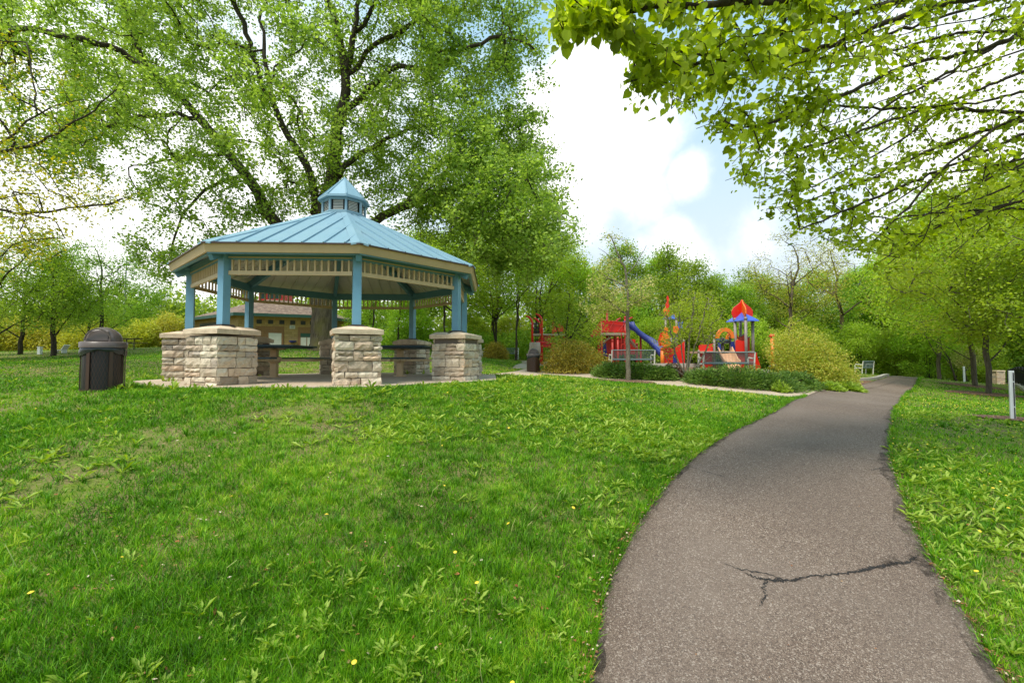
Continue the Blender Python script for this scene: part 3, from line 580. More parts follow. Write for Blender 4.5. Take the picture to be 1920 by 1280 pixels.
# posts, piers, friezes
def stone_pier(k):
    R = .385; H = .905
    base = oct_pt(k, RP, 0); an = k * math.pi / 4; Rm = Matrix.Rotation(an, 3, 'Z')
    r = random.Random(100 + k); core = MB(); core.mi = 1; core.box((0, 0, H / 2 - .05), (2 * R - .05, 2 * R - .05, H + .05)); core.mi = 0
    z = -.04; hs = []
    while z < H - .06: h = r.choice([.11, .13, .15, .165, .19]); h = min(h, H - z); hs.append((z, h)); z += h
    for ci, (z, h) in enumerate(hs):
        last = h < .1 or z > H - .11
        for side in range(4):
            Rs = Matrix.Rotation(side * math.pi / 2, 3, 'Z'); s = -R - (.035 if (ci + side) % 2 else -.06); end = R + (.035 if (ci + side + 1) % 2 else -.06)
            s = -R - .012; end = R + .012
            while s < end - .02:
                wd = r.uniform(.14, .46)
                if end - (s + wd) < .11: wd = end - s
                parts = [(z, h)] if r.random() > .22 or h < .14 else [(z, h * .5), (z + h * .5, h * .5)]
                for (zz, hh) in parts:
                    pr = r.uniform(0, .035) - (.05 if last else 0); g = .006
                    # rough faced block: a front grid pushed in and out
                    nx_ = max(2, int(wd / .06)) + 1; nz_ = max(2, int(hh / .05)) + 1; vs = []; fs = []
                    for i in range(nx_):
                        for j in range(nz_):
                            u = i / (nx_ - 1); v = j / (nz_ - 1); e = (j in (0, nz_ - 1)) + (i == 0 and s > -R) + (i == nx_ - 1 and s + wd < R)
                            o = R + pr + (r.uniform(-.012, .016) if e == 0 else r.uniform(-.018, -.006) if e == 1 else -.022)
                            x = s + g + (wd - 2 * g) * u + (r.uniform(-.008, .008)); y = zz + g + (hh - 2 * g) * v + r.uniform(-.006, .006); vs.append((x, -o, y))
                    nf = nx_ * nz_
                    for i in range(nx_ - 1):
                        for j in range(nz_ - 1): q = i * nz_ + j; fs.append((q, q + nz_, q + nz_ + 1, q + 1))
                    bidx = [i * nz_ for i in range(nx_)] + [(nx_ - 1) * nz_ + j for j in range(1, nz_)] + [i * nz_ + nz_ - 1 for i in range(nx_ - 2, -1, -1)] + [j for j in range(nz_ - 2, 0, -1)]
                    b0 = len(vs); vs += [(vs[q][0], -(R - .05), vs[q][2]) for q in bidx]; nb = len(bidx)
                    for i in range(nb): j = (i + 1) % nb; fs.append((bidx[i], b0 + i, b0 + j, bidx[j]))
                    core.add([Rs @ Vector(v) for v in vs], fs)
                s += wd
    core.v = [tuple(Rm @ Vector(v) + base) for v in core.v]
    pr = core.build('pier', [M['stone'], M['mortar']], gz_)
    cp = MB(); c0 = H
    for sgn in (-1, 1):
        # two cap slabs meeting on the centre line, sloped on top
        hw = .435; x0, x1 = (0.002, hw) if sgn > 0 else (-hw, -.002)
        j = lambda: r.uniform(-.006, .006)
        vs = [(x0, -hw, c0), (x1 + j(), -hw + j(), c0), (x1 + j(), hw + j(), c0), (x0, hw, c0), (x0, -hw - .008, c0 + .085), (x1 + j(), -hw + j(), c0 + .085), (x1 + j(), hw + j(), c0 + .085), (x0, hw, c0 + .085),
              (x0, -.17, c0 + .155), ((.17 if sgn > 0 else -.17), -.17, c0 + .155), ((.17 if sgn > 0 else -.17), .17, c0 + .155), (x0, .17, c0 + .155)]
        if sgn < 0:
            vs = [(a, b, c) for a, b, c in vs]
            order = [1, 0, 3, 2, 5, 4, 7, 6, 9, 8, 11, 10]; vs = [vs[o] for o in order]
        cp.add(vs, [(3, 2, 1, 0), (0, 1, 5, 4), (1, 2, 6, 5), (2, 3, 7, 6), (3, 0, 4, 7), (4, 5, 9, 8), (5, 6, 10, 9), (6, 7, 11, 10), (7, 4, 8, 11), (8, 9, 10, 11)])
    cp.v = [tuple(Rm @ Vector(v) + base) for v in cp.v]; cp.build('pier_cap', M['cap'], pr)
    sh = MB(); sh.box((.01, 0, H + .165), (.30, .30, .014), rz=.08); sh.box((-.01, .01, H + .182), (.24, .24, .018), rz=-.05)
    sh.v = [tuple(Rm @ Vector(v) + base) for v in sh.v]; sh.build('shim_plate', M['slate'], pr)
for k in range(8):
    stone_pier(k)
    po = MB(); b = oct_pt(k, RP, 0); po.box((b.x, b.y, (1.095 + 2.40) / 2), (.15, .15, 2.40 - 1.095), rz=k * math.pi / 4, bev=.006); po.box((b.x, b.y, 2.435), (.19, .19, .05), rz=k * math.pi / 4); po.build('post', M['blue'], gz_)
for k in range(8):
    fr = MB(); a = oct_pt(k, RP, 0); b = oct_pt(k + 1, RP, 0); d = (b - a).normalized(); a2 = a + d * .085; b2 = b - d * .085; n = Vector((-d.y, d.x, 0))
    zl, zh = 2.06, 2.40
    Z = Vector((0, 0, 1))
    fr.bar(a2 + Z * zl, b2 + Z * zl, .045, .075); fr.bar(a2 + Z * (zh - .01), b2 + Z * (zh - .01), .045, .06); fr.bar(a2 + Z * (zh - .055) , b2 + Z * (zh - .055), .07, .022)
    cnt = 18; Ln = (b2 - a2).length
    for i in range(cnt): p = a2 + d * (Ln * (i + .5) / cnt); fr.box((p.x, p.y, (zl + zh) / 2 - .02), (.032, .032, zh - zl - .07), rz=math.atan2(d.y, d.x))
    fr.build('frieze', M['tan'], gz_)

# ---------------------------------------------------------------- picnic tables (fixed, under the roof)
def picnic_table(loc, rz, label):
    t = thing('picnic_table', label, 'picnic table', loc, rz, 'picnic tables under the shelter')
    m = MB(); m.box((0, 0, .775), (1.55, 1.55, .045), bev=.012); m.box((0, 0, .742), (1.40, 1.40, .03)); m.build('tabletop', M['table_dark'], t)
    m = MB(); m.box((0, 0, .365), (.15, .15, .73)); m.lathe([(.12, .36), (.17, .42), (.17, .50), (.12, .52)], 8, ph=.39); m.lathe([(.17, 0), (.17, .02)], 8); m.box((0, 0, .71), (.5, .10, .04)); m.box((0, 0, .706), (.10, .5, .04)); m.build('pedestal', M['tan'], t)
    for k in range(4):
        R = Matrix.Rotation(k * math.pi / 2, 3, 'Z'); m = MB(); m.box(R @ Vector((.60, 0, .425)), (.98 if k % 2 == 0 else .07, .07 if k % 2 == 0 else .98, .055)); m.box(R @ Vector((1.06, 0, .435)), (.30, .06, .04) if k % 2 == 0 else (.06, .30, .04)); m.build('support_arm', M['tan'], t)
        m = MB(); m.box(R @ Vector((1.07, 0, .478)), (.30, .95, .04) if k % 2 == 0 else (.95, .30, .04), bev=.01); m.build('seat', M['table_dark'], t)
    return t
picnic_table((-6.0, 11.5, FZ), .06, 'dark topped picnic table with tan pedestal in the left half of the shelter')
picnic_table((-2.95, 12.0, FZ), .02, 'dark topped picnic table with tan pedestal in the right half of the shelter')

# ---------------------------------------------------------------- litter bins
def litter_bin(loc, rz, label, mesh_body=True, sc=1.0):
    t = thing('litter_bin', label, 'litter bin', loc, rz, 'domed litter bins'); t.scale = (sc,) * 3
    r = .27; H = .70
    if mesh_body:
        m = MB(); nh = 40; seg = 9
        for h in (1, -1):
            for i in range(nh):
                pts = []
                for j in range(seg + 1): a = 2 * math.pi * i / nh + h * j / seg * (2 * math.pi * 5 / nh) ; pts.append((a, .02 + (H - .04) * j / seg))
                for (a0, z0), (a1, z1) in zip(pts[:-1], pts[1:]):
                    w = .0065; o = r * 1.0
                    P4 = [(o * math.cos(a), o * math.sin(a), z + dz) for (a, z) in ((a0, z0), (a1, z1)) for dz in (-w, w)]
                    m.add(P4, [(0, 2, 3, 1)])
        m.build('mesh_body', M['brown_metal'], t)
    else:
        m = MB(); m.lathe([(r, .01), (r, H)], 28)
        for i in range(28): a = i * 2 * math.pi / 28; m.box((r * math.cos(a) * 1.01, r * math.sin(a) * 1.01, H / 2), (.02, .055, H - .03), rz=a)
        m.build('slatted_body', M['brown_metal'], t)
    m = MB()
    for i in range(6): a = i * math.pi / 3 + .2; m.box(((r + .006) * math.cos(a), (r + .006) * math.sin(a), H / 2), (.008, .05, H), rz=a)
    m.lathe([(r + .012, 0), (r + .012, .04), (r, .04)], 36, caps=False); m.build('upright_straps', M['brown_metal'], t)
    m = MB(); m.lathe([(r - .012, .03), (r - .012, H)], 28); m.build('liner', M['black'], t)
    # bag folded over the rim, ragged lower edge
    m = MB(); n = 48; vs = []; fs = []; rr = random.Random(3)
    for i in range(n):
        a = 2 * math.pi * i / n; dr = .10 + .05 * math.sin(a * 2 + 1) + rr.uniform(-.015, .015)
        for j, (dz, o) in enumerate(((.02, .004), (-.25 * dr, .018 + rr.uniform(0, .012)), (-.6 * dr, .014 + rr.uniform(0, .016)), (-dr, .010 + rr.uniform(0, .01)))):
            vs.append(((r + o) * math.cos(a), (r + o) * math.sin(a), H + dz))
    for i in range(n):
        for j in range(3): q = (i + 1) % n; fs.append((i * 4 + j, i * 4 + j + 1, q * 4 + j + 1, q * 4 + j))
    m.add(vs, fs); m.build('bin_bag', M['bag'], t, True)
    # dome lid with a recessed flap opening
    m = MB(); m.lathe([(r + .03, H + .0), (r + .032, H + .085), (r + .01, H + .095), (r - .03, H + .10)], 40, caps=False); rd = r - .03
    n = 40; rows = 10; vs = []; fs = []
    for j in range(rows + 1):
        e = j / rows * math.pi / 2
        for i in range(n):
            a = 2 * math.pi * i / n; x = rd * math.cos(e) * math.cos(a); y = rd * math.cos(e) * math.sin(a); z = H + .10 + .235 * math.sin(e) * 1.0
            fa = abs((a + math.pi / 2 + math.pi) % (2 * math.pi) - math.pi)
            if y < 0 and abs(x) < .135 and z < H + .285: y = -.15 if y < -.12 else y
            vs.append((x, y, z))
    for j in range(rows):
        for i in range(n): q = (i + 1) % n; fs.append((j * n + i, j * n + q, (j + 1) * n + q, (j + 1) * n + i))
    m.add(vs, fs); lid = m.build('dome_lid', M['lid'], t)
    for p_ in lid.data.polygons: p_.use_smooth = len(p_.vertices) == 4
    m = MB(); m.box((0, -.165, H + .185), (.24, .012, .15), bev=.004, R=Matrix.Rotation(-.12, 3, 'X')); m.build('flap', M['lid'], lid)
    hood = MB(); ar = []
    for i in range(13): a = math.pi * i / 12; ar.append((-.165 * math.cos(a), -.175 - .085 * math.sin(a * .0 + 0) * 0 - .05 * (1 - abs(math.cos(a))) * 0, H + .11 + .185 * math.sin(a)))
    hood.tube([(x, y - .03, z) for x, y, z in ar], .012, 6); hood.build('hood_rim', M['lid'], lid)
    return t
b1 = P(192, 728, 7.4); litter_bin((b1.x, 7.4, gh(b1.x, 7.4) - .01), .35, 'brown mesh litter bin with domed lid on the grass beside the shelter')
b2 = P(1000, 698, 20.8); litter_bin((b2.x, 20.8, gh(b2.x, 20.8)), -.1, 'small distant brown litter bin with domed lid beside the concrete walk and brown shrub', False, 1.06)

# ---------------------------------------------------------------- park benches
def bench(px, Y, wpx, rz, label, back=True, rows=9, W0=1.9):
    c = GX(px, Y); t = thing('park_bench', label, 'bench', (c.x, c.y, c.z), rz, 'white framed park benches')
    w = W0 / 2
    for s in (-1, 1):
        m = MB(); x = s * w
        m.tube([(x, .02, 0), (x, .0, .40), (x, -.07, .86)], .032, 6)           # rear leg runs up into the back
        m.tube([(x, .50, 0), (x, .48, .42), (x, .47, .62), (x, .42, .655), (x, .0, .63)], .030, 6); m.tube([(x, .48, .41), (x, 0, .40)], .028, 6)
        m.build('end_frame', M['white'], t)
    for nm, y0, z0, y1, z1, k in (('backrest', -.01, .47, -.07, .86, rows), ('seat', .02, .42, .47, .43, 8)):
        m = MB()
        for i in range(k): f = (i + .5) / k; m.box((0, y0 + (y1 - y0) * f, z0 + (z1 - z0) * f), (2 * w - .06, .014 if nm == 'backrest' else .036, .010 if nm == 'backrest' else .015))
        m.tube([(-w, y1, z1), (w, y1, z1)], .026, 6); m.tube([(-w, y0, z0), (w, y0, z0)], .018, 6)
        if nm == 'backrest':
            for i in range(36): x = -w + .03 + (2 * w - .06) * i / 35; m.box((x, (y0 + y1) / 2 + .012, (z0 + z1) / 2), (.007, .008, .40), R=Matrix.Rotation(.15, 3, 'X'))
        m.build(nm, M['bench_mesh'], t)
    return t
# ordinary front of a bench is local +Y; these two turn their backs to the viewer
bench(1187, 20.6, 85, .03, 'grey slatted park bench with white arms behind the blossoming tree trunk', W0=1.95)
bench(1366, 17.6, 98, -.02, 'grey slatted park bench with white arms in front of the red onion topped tower', W0=1.95)
bench(1626, 30, 30, math.radians(15), 'distant blue grey bench at the bend of the asphalt path behind the yellow shrub', W0=.95)
bench(914, 38, 20, math.radians(100), 'tiny far white bench left of the rounded bush', W0=1.4)
bench(957, 36, 24, math.radians(150), 'tiny far white bench right of the rounded bush', W0=1.4)

# ---------------------------------------------------------------- white sign posts, fence with stone pillar
def white_post(px, pyb, Y, h, w, label, panels):
    c = GX(px, Y); t = thing('trail_post', label, 'post', (c.x, c.y, c.z), math.atan2(c.x, c.y) * -1 + .25, 'white trail posts')
    m = MB(); m.box((0, 0, h / 2 - .1), (w, .06, h + .2), bev=.006); m.build('post_shaft', M['white_post'], t)
    if panels:
        m = MB()
        for i, (z0, z1) in enumerate(((.03, .26), (.29, .78), (.81, h - .04))): m.box((w * .28, -.034, (z0 + z1) / 2), (w * .22, .016, z1 - z0))
        m.build('dark_inset', M['black_iron'], t)
    return t
white_post(1894, 785, 9.5, 1.02, .075, 'tall white post with dark blue inset strips in the mulch at the right edge', True)
white_post(1806, 714, 27.5, .92, .09, 'far plain white post on the crest of the right lawn', False)
f0 = GX(1868, 35); f1 = GX(1925, 22.5); f2 = GX(2040, 15)
t = thing('stone_pillar', 'buff stone pillar with flat cap at the far end of the black fence', 'pillar', (f0.x, f0.y, f0.z)); t.scale = (.85, .85, .95)
m = MB(); r = random.Random(9); m.mi = 1; m.box((0, 0, .5), (.55, .55, 1.05)); m.mi = 0
for cz in range(6):
    for s in range(4):
        R = Matrix.Rotation(s * math.pi / 2, 3, 'Z'); x = -.37
        while x < .24: wd = min(r.uniform(.2, .4), .29 - x); wd = .29 - x if .29 - (x + wd) < .1 else wd; m.box(R @ Vector((x + wd / 2, -.28, cz * .17 + .085)), (wd - .015, .06 + r.uniform(0, .03), .155) if s % 2 == 0 else (.06 + r.uniform(0, .03), wd - .015, .155), bev=.01); x += wd
m.build('stonework', [M['stone'], M['mortar']], t); m = MB(); m.box((0, 0, 1.07), (.74, .74, .10), bev=.02); m.build('capstone', M['cap'], t)
t = thing('iron_fence', 'black iron picket fence on a pale kerb running out of the right edge', 'fence', (f1.x, f1.y, f1.z))
o = Vector(t.location); runs = [(f0 + Vector((.5, -.3, 0)), f1), (f1, f2)]; rail = MB(); pick = MB(); kerb = MB()
for a, b in runs:
    n = max(2, int((b - a).length / .45)); prev = None
    for i in range(n + 1):
        p = a.lerp(b, i / n); p = Vector((p.x, p.y, gh(p.x, p.y))) - o
        if prev is not None:
            for z in (.22, .88, 1.02): rail.bar(prev + Vector((0, 0, z)), p + Vector((0, 0, z)), .05, .045)
            kerb.bar(prev + Vector((0, 0, .04)), p + Vector((0, 0, .04)), .3, .22)
            for q in range(3): g = prev.lerp(p, (q + .5) / 3); pick.box((g.x, g.y, g.z + .60), (.025, .025, .85))
        if i % 5 == 0: m = MB(); m.box((p.x, p.y, p.z + .58), (.09, .09, 1.16), bev=.01); m.build('fence_post', M['black_iron'], t)
        prev = p
rail.build('rails', M['black_iron'], t); pick.build('pickets', M['black_iron'], t); kerb.build('kerb', M['pale_concrete'], t)

# ---------------------------------------------------------------- light mast on the left, small far things
c = GX(231, 45); t = thing('light_mast', 'tall grey floodlight mast rising beside the left trees', 'light mast', (c.x, c.y, c.z)); t.scale = (.62, .62, .86)
m = MB(); m.tube([(0, 0, 0), (0, 0, 5), (.12, 0, 10.8)], [.16, .13, .08], 8); m.build('mast', M['galv'], t)
m = MB(); m.bar((-.5, 0, 10.1), (1.6, 0, 10.0), .07, .07); m.bar((.1, 0, 10.75), (1.1, .4, 10.75), .06, .06); m.bar((1.0, .4, 10.75), (1.5, .5, 10.45), .06, .06); m.build('cross_arm', M['galv'], t)
for x, y, z in ((.45, 0, 9.75), (1.45, 0, 9.75), (1.5, .5, 10.3)):
    m = MB(); m.lathe([(.06, .25), (.20, .12), (.26, -.04), (.24, -.09)], 10, c=(x, y, z)); m.build('floodlight', M['galv'], t)
c = GX(75, 26); t = thing('utility_box', 'small white utility box low behind the left lawn', 'utility box', (c.x, c.y, c.z - .1)); m = MB(); m.box((0, 0, .25), (.16, .16, .5), bev=.02); m.build('cabinet', M['white_post'], t); m = MB(); m.box((0, 0, .52), (.19, .19, .04)); m.build('box_lid', M['white_post'], t)
c = GX(118, 27); t = thing('reclined_seat', 'low white slanted seat beside the dark trunk on the left', 'seat', (c.x, c.y, c.z)); m = MB(); m.bar((-.5, 0, .14), (.05, 0, .18), .35, .04); m.build('seat', M['white_post'], t); m = MB(); m.bar((.05, 0, .18), (.25, 0, .48), .35, .04); m.build('backrest', M['white_post'], t); m = MB(); m.box((-.42, 0, .06), (.05, .3, .16)); m.box((.08, 0, .09), (.05, .3, .18)); m.build('leg_frame', M['white_post'], t)
c = GX(244, 30); t = thing('picnic_table', 'far dark picnic table showing just beyond the mesh litter bin', 'picnic table', (c.x, c.y, c.z))
m = MB(); m.box((0, 0, .72), (1.1, .7, .05)); m.build('tabletop', M['brown_metal'], t)
m = MB(); m.tube([(-.25, 0, 0), (-.25, 0, .7)], .03, 6); m.tube([(.25, 0, 0), (.25, 0, .7)], .03, 6); m.box((0, 0, .42), (.6, .05, .04)); m.build('leg_frame', M['brown_metal'], t)
for s in (-1, 1): m = MB(); m.box((0, s * .65, .46), (1.1, .25, .04)); m.build('seat', M['brown_metal'], t)

# ---------------------------------------------------------------- park building behind the pavilion
c0 = Vector((-25.3, 48.6, 0)); bz = gh(-22, 42.5) - .1; t = thing('park_building', 'tan block park building with brown hip roof and red cupola behind the shelter', 'building', (c0.x, c0.y, bz))
foot = [Vector(p) for p in ((-24.7, 41, 0), (-18.9, 43.4, 0), (-17.2, 50, 0), (-22, 56, 0), (-31, 56, 0), (-32.6, 46.5, 0))]
H = 3.05; walls = MB(); n = len(foot)
lf = [p - c0 for p in foot]
for i in range(n):
    a, b = lf[i], lf[(i + 1) % n]; walls.add([a, b, b + Vector((0, 0, H)), a + Vector((0, 0, H))], [(0, 1, 2, 3)])
walls.build('wall', M['brick'], t)
def off(r): return [p + p.normalized() * r for p in lf]
m = MB(); o1 = off(.8); top = [p * .24 for p in lf]; hz2 = H + 2.0
vs = [p + Vector((0, 0, H - .05)) for p in o1] + [Vector((p.x, p.y, hz2)) for p in top]
m.add(vs, [(i, (i + 1) % n, n + (i + 1) % n, n + i) for i in range(n)] + [tuple(range(n, 2 * n)), tuple(range(n - 1, -1, -1))]); rf = m.build('roof', M['shingle'], t)
m = MB()
for i in range(n): a, b = o1[i], o1[(i + 1) % n]; m.bar(a + Vector((0, 0, H - .12)), b + Vector((0, 0, H - .12)), .08, .28)
m.build('eave_trim', M['green_trim'], t)
cu = MB(); cu.box((0, 0, hz2 + .40), (2.5, 2.2, .9)); cb = cu.build('cupola', M['red'], rf)
m = MB()
for x in (-.8, 0, .8): m.box((x, -1.11, hz2 + .45), (.6, .03, .55))
m.build('cupola_window', M['green_trim'], cb); m = MB(); m.lathe([(2.1, hz2 + .85), (.1, hz2 + 1.9)], 4, ph=math.pi / 4); m.build('cupola_roof', M['shingle'], cb)
A, B = lf[0], lf[1]; u = (B - A).normalized(); nn = Vector((u.y, -u.x, 0)); ang = math.atan2(u.y, u.x); LW = (B - A).length
def onwall(px): # local distance along the front wall for a picture column
    dx = (px - 960) / F; # A + u s : x/y = dx
    AX, AY = foot[0].x, foot[0].y; return (dx * AY - AX) / (u.x - dx * u.y)
m = MB(); s0, s1 = onwall(478), onwall(532); q = A + u * ((s0 + s1) / 2) + nn * .012; m.box((q.x, q.y, .95), (s1 - s0, .03, 2.0), rz=ang); m.build('terracotta_band', M['terra'], t); m = MB(); s0, s1 = onwall(558), onwall(589); q = A + u * ((s0 + s1) / 2) + nn * .012; m.box((q.x, q.y, .95), (s1 - s0, .03, 2.0), rz=ang); m.build('terracotta_band', M['terra'], t)
for px in (485, 506.5, 527.5, 548, 567.5, 585): s = onwall(px); q = A + u * s + nn * .03; m = MB(); m.box((q.x, q.y, 2.35), (.42, .05, .36), rz=ang); m.build('window', M['glass'], t)
s = onwall(515.5); q = A + u * s + nn * .06; m = MB(); m.box((q.x, q.y, .72), (1.35, .08, 1.5), rz=ang); wf = m.build('window_frame', M['terra'], t); q = q + nn * .05; m = MB(); m.box((q.x, q.y, .70), (1.05, .03, 1.25), rz=ang); m.build('shutter', M['pale_panel'], wf)
s = onwall(575); q = A + u * s + nn * .06; m = MB(); m.box((q.x, q.y, .72), (1.3, .08, 1.5), rz=ang); wf = m.build('window_frame', M['terra'], t); q2 = q + nn * .05
for s_, mt in ((-.28, 'pale_panel'), (.28, 'pale_panel')): m = MB(); q3 = q2 + u * s_; m.box((q3.x, q3.y, .55), (.48, .03, .85), rz=ang); m.build('pane', M[mt], wf)
m = MB(); m.box((q2.x, q2.y, 1.18), (1.1, .03, .36), rz=ang); m.build('upper_pane', M['green_trim'], wf)
s = onwall(547.5); q = A + u * s + nn * .05; m = MB(); m.box((q.x, q.y, 1.92), (.46, .03, .32), rz=ang); sg = m.build('wall_sign', M['pale_panel'], t); m = MB(); m.box((q.x + nn.x * .03, q.y + nn.y * .03, 1.95), (.3, .01, .09), rz=ang); m.box((q.x + nn.x * .03, q.y + nn.y * .03, 1.84), (.24, .01, .04), rz=ang); m.build('sign_marks', M['galv'], sg)
s = onwall(549); q = A + u * s + nn * .2; m = MB(); m.lathe([(.12, -.12), (.30, -.02), (.33, .10), (.28, .10)], 12, c=(q.x, q.y, .55)); m.build('wall_basin', M['navy'], t)
for i in (5,): # long dark window strip on the left wall
    a, b = lf[5], lf[0]; uu = (b - a).normalized(); q = a.lerp(b, .45); nn2 = Vector((uu.y, -uu.x, 0)); q = q + nn2 * .03; m = MB(); m.box((q.x, q.y, 1.8), (5.5, .05, 1.3), rz=math.atan2(uu.y, uu.x)); m.build('window', M['glass'], t)
# ---------------------------------------------------------------- playground
def maker(px, Y):
    b = GX(px, Y)
    def q(x, y, d=0): v = P(x, y, Y) - b; return Vector((v.x, v.y + d, v.z))
    return b, q
def arcpts(c, r, a0, a1, n, flat=1.0): return [(c[0] + r * math.cos(math.radians(a0 + (a1 - a0) * i / n)), c[1] + r * flat * math.sin(math.radians(a0 + (a1 - a0) * i / n))) for i in range(n + 1)]
def panel(out, q, d, thick=.05, holes=None):
    m = MB(); pts = [q(x, y, d) for x, y in out]; n = len(pts)
    m.add([p + Vector((0, -thick / 2, 0)) for p in pts] + [p + Vector((0, thick / 2, 0)) for p in pts], [tuple(range(n)), tuple(range(2 * n - 1, n - 1, -1))] + [(i, i + n, (i + 1) % n + n, (i + 1) % n) for i in range(n)]); return m
def zq(p): return Vector((p.x, p.y, -.05))
# A: big red climbing tower with the blue slide
b, q = maker(1160, 26)
t = thing('play_tower', 'red play tower with upturned horn posts and a dark blue slide', 'play structure', b)
def post_(t, q, x, ytop, d, r=.065, mat='darkred', horn=0, hy=0, name='post', yb=None):
    m = MB(); p0 = q(x, ytop, d); pts = [Vector((p0.x, p0.y, -.1)), p0]; rs = [r, r]
    if horn: pts += [p0 + Vector((horn * .05, 0, .18)), p0 + Vector((horn * .17, 0, .36)), p0 + Vector((horn * .38, 0, .46))]; rs += [r, r * .9, r * .6]
    m.tube(pts, rs, 8)
    if not horn: m.lathe([(r * 1.25, -.02), (r * 1.1, .05), (r * .5, .10)], 8, c=tuple(p0))
    return m.build(name, M[mat], t, True)
for a in ((1128, 600, 0, 0), (1147, 580, 1.3, 0), (1172, 596, 0, 0), (1163, 607, 1.4, 1), (1184, 606, 1.2, 1), (1144, 640, -.6, 0), (1153, 636, -.7, 0), (1203, 645, 1, 0), (1203, 630, 0.2, 0)): post_(t, q, a[0], a[1], a[2], horn=a[3])
m = MB(); c1 = q(1128, 626, 0); c2 = q(1175, 627, 1.4); m.box(((c1.x + c2.x) / 2, .7, c1.z), (c2.x - c1.x + .1, 1.6, .12)); m.build('deck', M['deck'], t)
panel([(1129, 601), (1172, 605), (1172, 623), (1129, 622)], q, .08).build('guard_panel', M['red'], t)
m = MB()
for a_, b_ in (((1129, 600), (1172, 605)), ((1140, 621), (1151, 603)), ((1158, 622), (1171, 606)), ((1129, 622), (1150, 622))): m.tube([q(*a_, -.05), q(*b_, -.05)], .03, 6)
m.build('guard_rail', M['darkred'], t)
panel([(1127, 602), (1119, 612), (1108, 628), (1112, 632), (1128, 628)], q, .3).build('net_panel', M['darkred'], t)
panel([(1142, 632), (1204, 634), (1204, 664), (1142, 664)], q, 1.45).build('lower_panel', M['red'], t)
panel([(1128, 632), (1152, 632), (1152, 662), (1128, 662)], q, 1.2).build('lower_panel', M['darkred'], t)
panel([(1129, 645), (1140, 642), (1143, 668), (1131, 664)], q, .6).build('play_panel', M['navy'], t)
panel([(1176, 632), (1202, 640), (1202, 662), (1176, 664)], q, 1.3).build('side_panel', M['darkred'], t)
m = MB(); m.bar(q(1131, 643, .5), q(1150, 629, .5), .5, .08); m.build('ramp', M['deck'], t)
m = MB(); m.bar(q(1184, 634, .6), q(1197, 650, .6), .5, .08); m.build('ramp', M['deck'], t)
m = MB()
for x0 in (1157, 1163, 1169):
    m.tube([q(x0, 662, -.2), q(x0, 638, -.2)], .025, 6)
for x0, y0 in ((1166, 624), (1166, 650)):
    ar = [q(x0 + 3.5 * math.cos(a), y0 - 5 * math.sin(a), -.3) for a in np.linspace(0, math.pi, 9)]; m.tube([Vector((ar[0].x, ar[0].y, ar[0].z - .5))] + ar + [Vector((ar[-1].x, ar[-1].y, ar[-1].z - .5))], .022, 6)
m.build('climbing_rails', M['darkred'], t)
def slide(t, q, path, mat, wd=.5):
    m = MB(); prof = [(-.5, .30), (-.46, .32), (-.42, .28), (-.38, .06), (-.25, 0), (.25, 0), (.38, .06), (.42, .28), (.46, .32), (.5, .30), (.42, -.03), (-.42, -.03)]
    pts = [q(*p) for p in path]; vs = []; fs = []; n = len(prof)
    for i, p in enumerate(pts):
        d = (pts[min(i + 1, len(pts) - 1)] - pts[max(i - 1, 0)]); d.z = 0; d.normalize(); s = Vector((-d.y, d.x, 0))
        for (a, z) in prof: vs.append(p + s * a * wd * 1.3 + Vector((0, 0, z * 1.0)))
    for i in range(len(pts) - 1):
        for j in range(n): k = (j + 1) % n; fs.append((i * n + j, (i + 1) * n + j, (i + 1) * n + k, i * n + k))
    m.add(vs, fs); return m.build('slide', M[mat], t, True)
slide(t, q, [(1178, 612, .3), (1184, 612, .1), (1189, 619, 0), (1197, 628, -.1), (1207, 637, -.2), (1216, 644, -.4), (1225, 654, -.6), (1232, 666, -.9), (1240, 674, -1.2), (1246, 677, -1.5)], 'navy', .62)
m = MB(); m.add([q(1181, 603, .9), q(1186, 606, .1), q(1190, 620, .1), q(1181, 615, .9)], [(0, 1, 2, 3), (3, 2, 1, 0)]); m.build('slide_hood', M['skyblue'], t)
# A2: farther tower on the left, half hidden by the shrubs
b, q = maker(1025, 30)
t = thing('play_tower', 'far red play tower with curved horn posts behind the distant litter bin', 'play structure', b)
for a in ((998, 605, 0, -1), (1016, 601, 0, -1), (1014, 606, 1.2, -1), (1000, 640, .8, 0), (1038, 600, .4, 0), (1058, 612, .4, 0)): post_(t, q, a[0], a[1], a[2], horn=a[3] * 1.1, r=.075, mat='red')
m = MB(); a_ = q(998, 627, 0); b_ = q(1062, 624, 0); m.box(((a_.x + b_.x) / 2, .6, a_.z), (b_.x - a_.x, 1.3, .1)); m.build('deck', M['deck'], t)
m = MB()
for i in range(6): x = 999.5 + i * 2.3; m.tube([q(x, 604, .1), q(x, 625, .1)], .03, 6)
for y in (607, 615, 622): m.tube([q(998, y, .1), q(1013, y, .1)], .03, 6)
m.build('ladder_panel', M['black_iron'], t)
panel(arcpts((1048, 622), 14, 180, 0, 10, -1), q, .3).build('arch_panel', M['red'], t) if False else panel([(1036, 622), (1038, 612), (1044, 606), (1050, 606), (1058, 612), (1061, 620)], q, .3).build('arch_panel', M['red'], t)
panel([(1012, 628), (1034, 628), (1034, 650), (1012, 648)], q, .2).build('lower_panel', M['darkred'], t)
m = MB(); c1 = q(1000, 642, -2.0); m.lathe([(.30, -.9), (.36, -.45), (.33, 0.02), (.30, .04)], 14, c=(c1.x, c1.y, c1.z - .1)); m.build('barrel_step', M['deck'], t, True)
m = MB()
for y in (643, 650): m.tube([q(1004, y - 1, -1), q(1018, y, -1), q(1040, y + 3, -1)], .05, 6)
m.build('crawl_rail', M['red'], t)
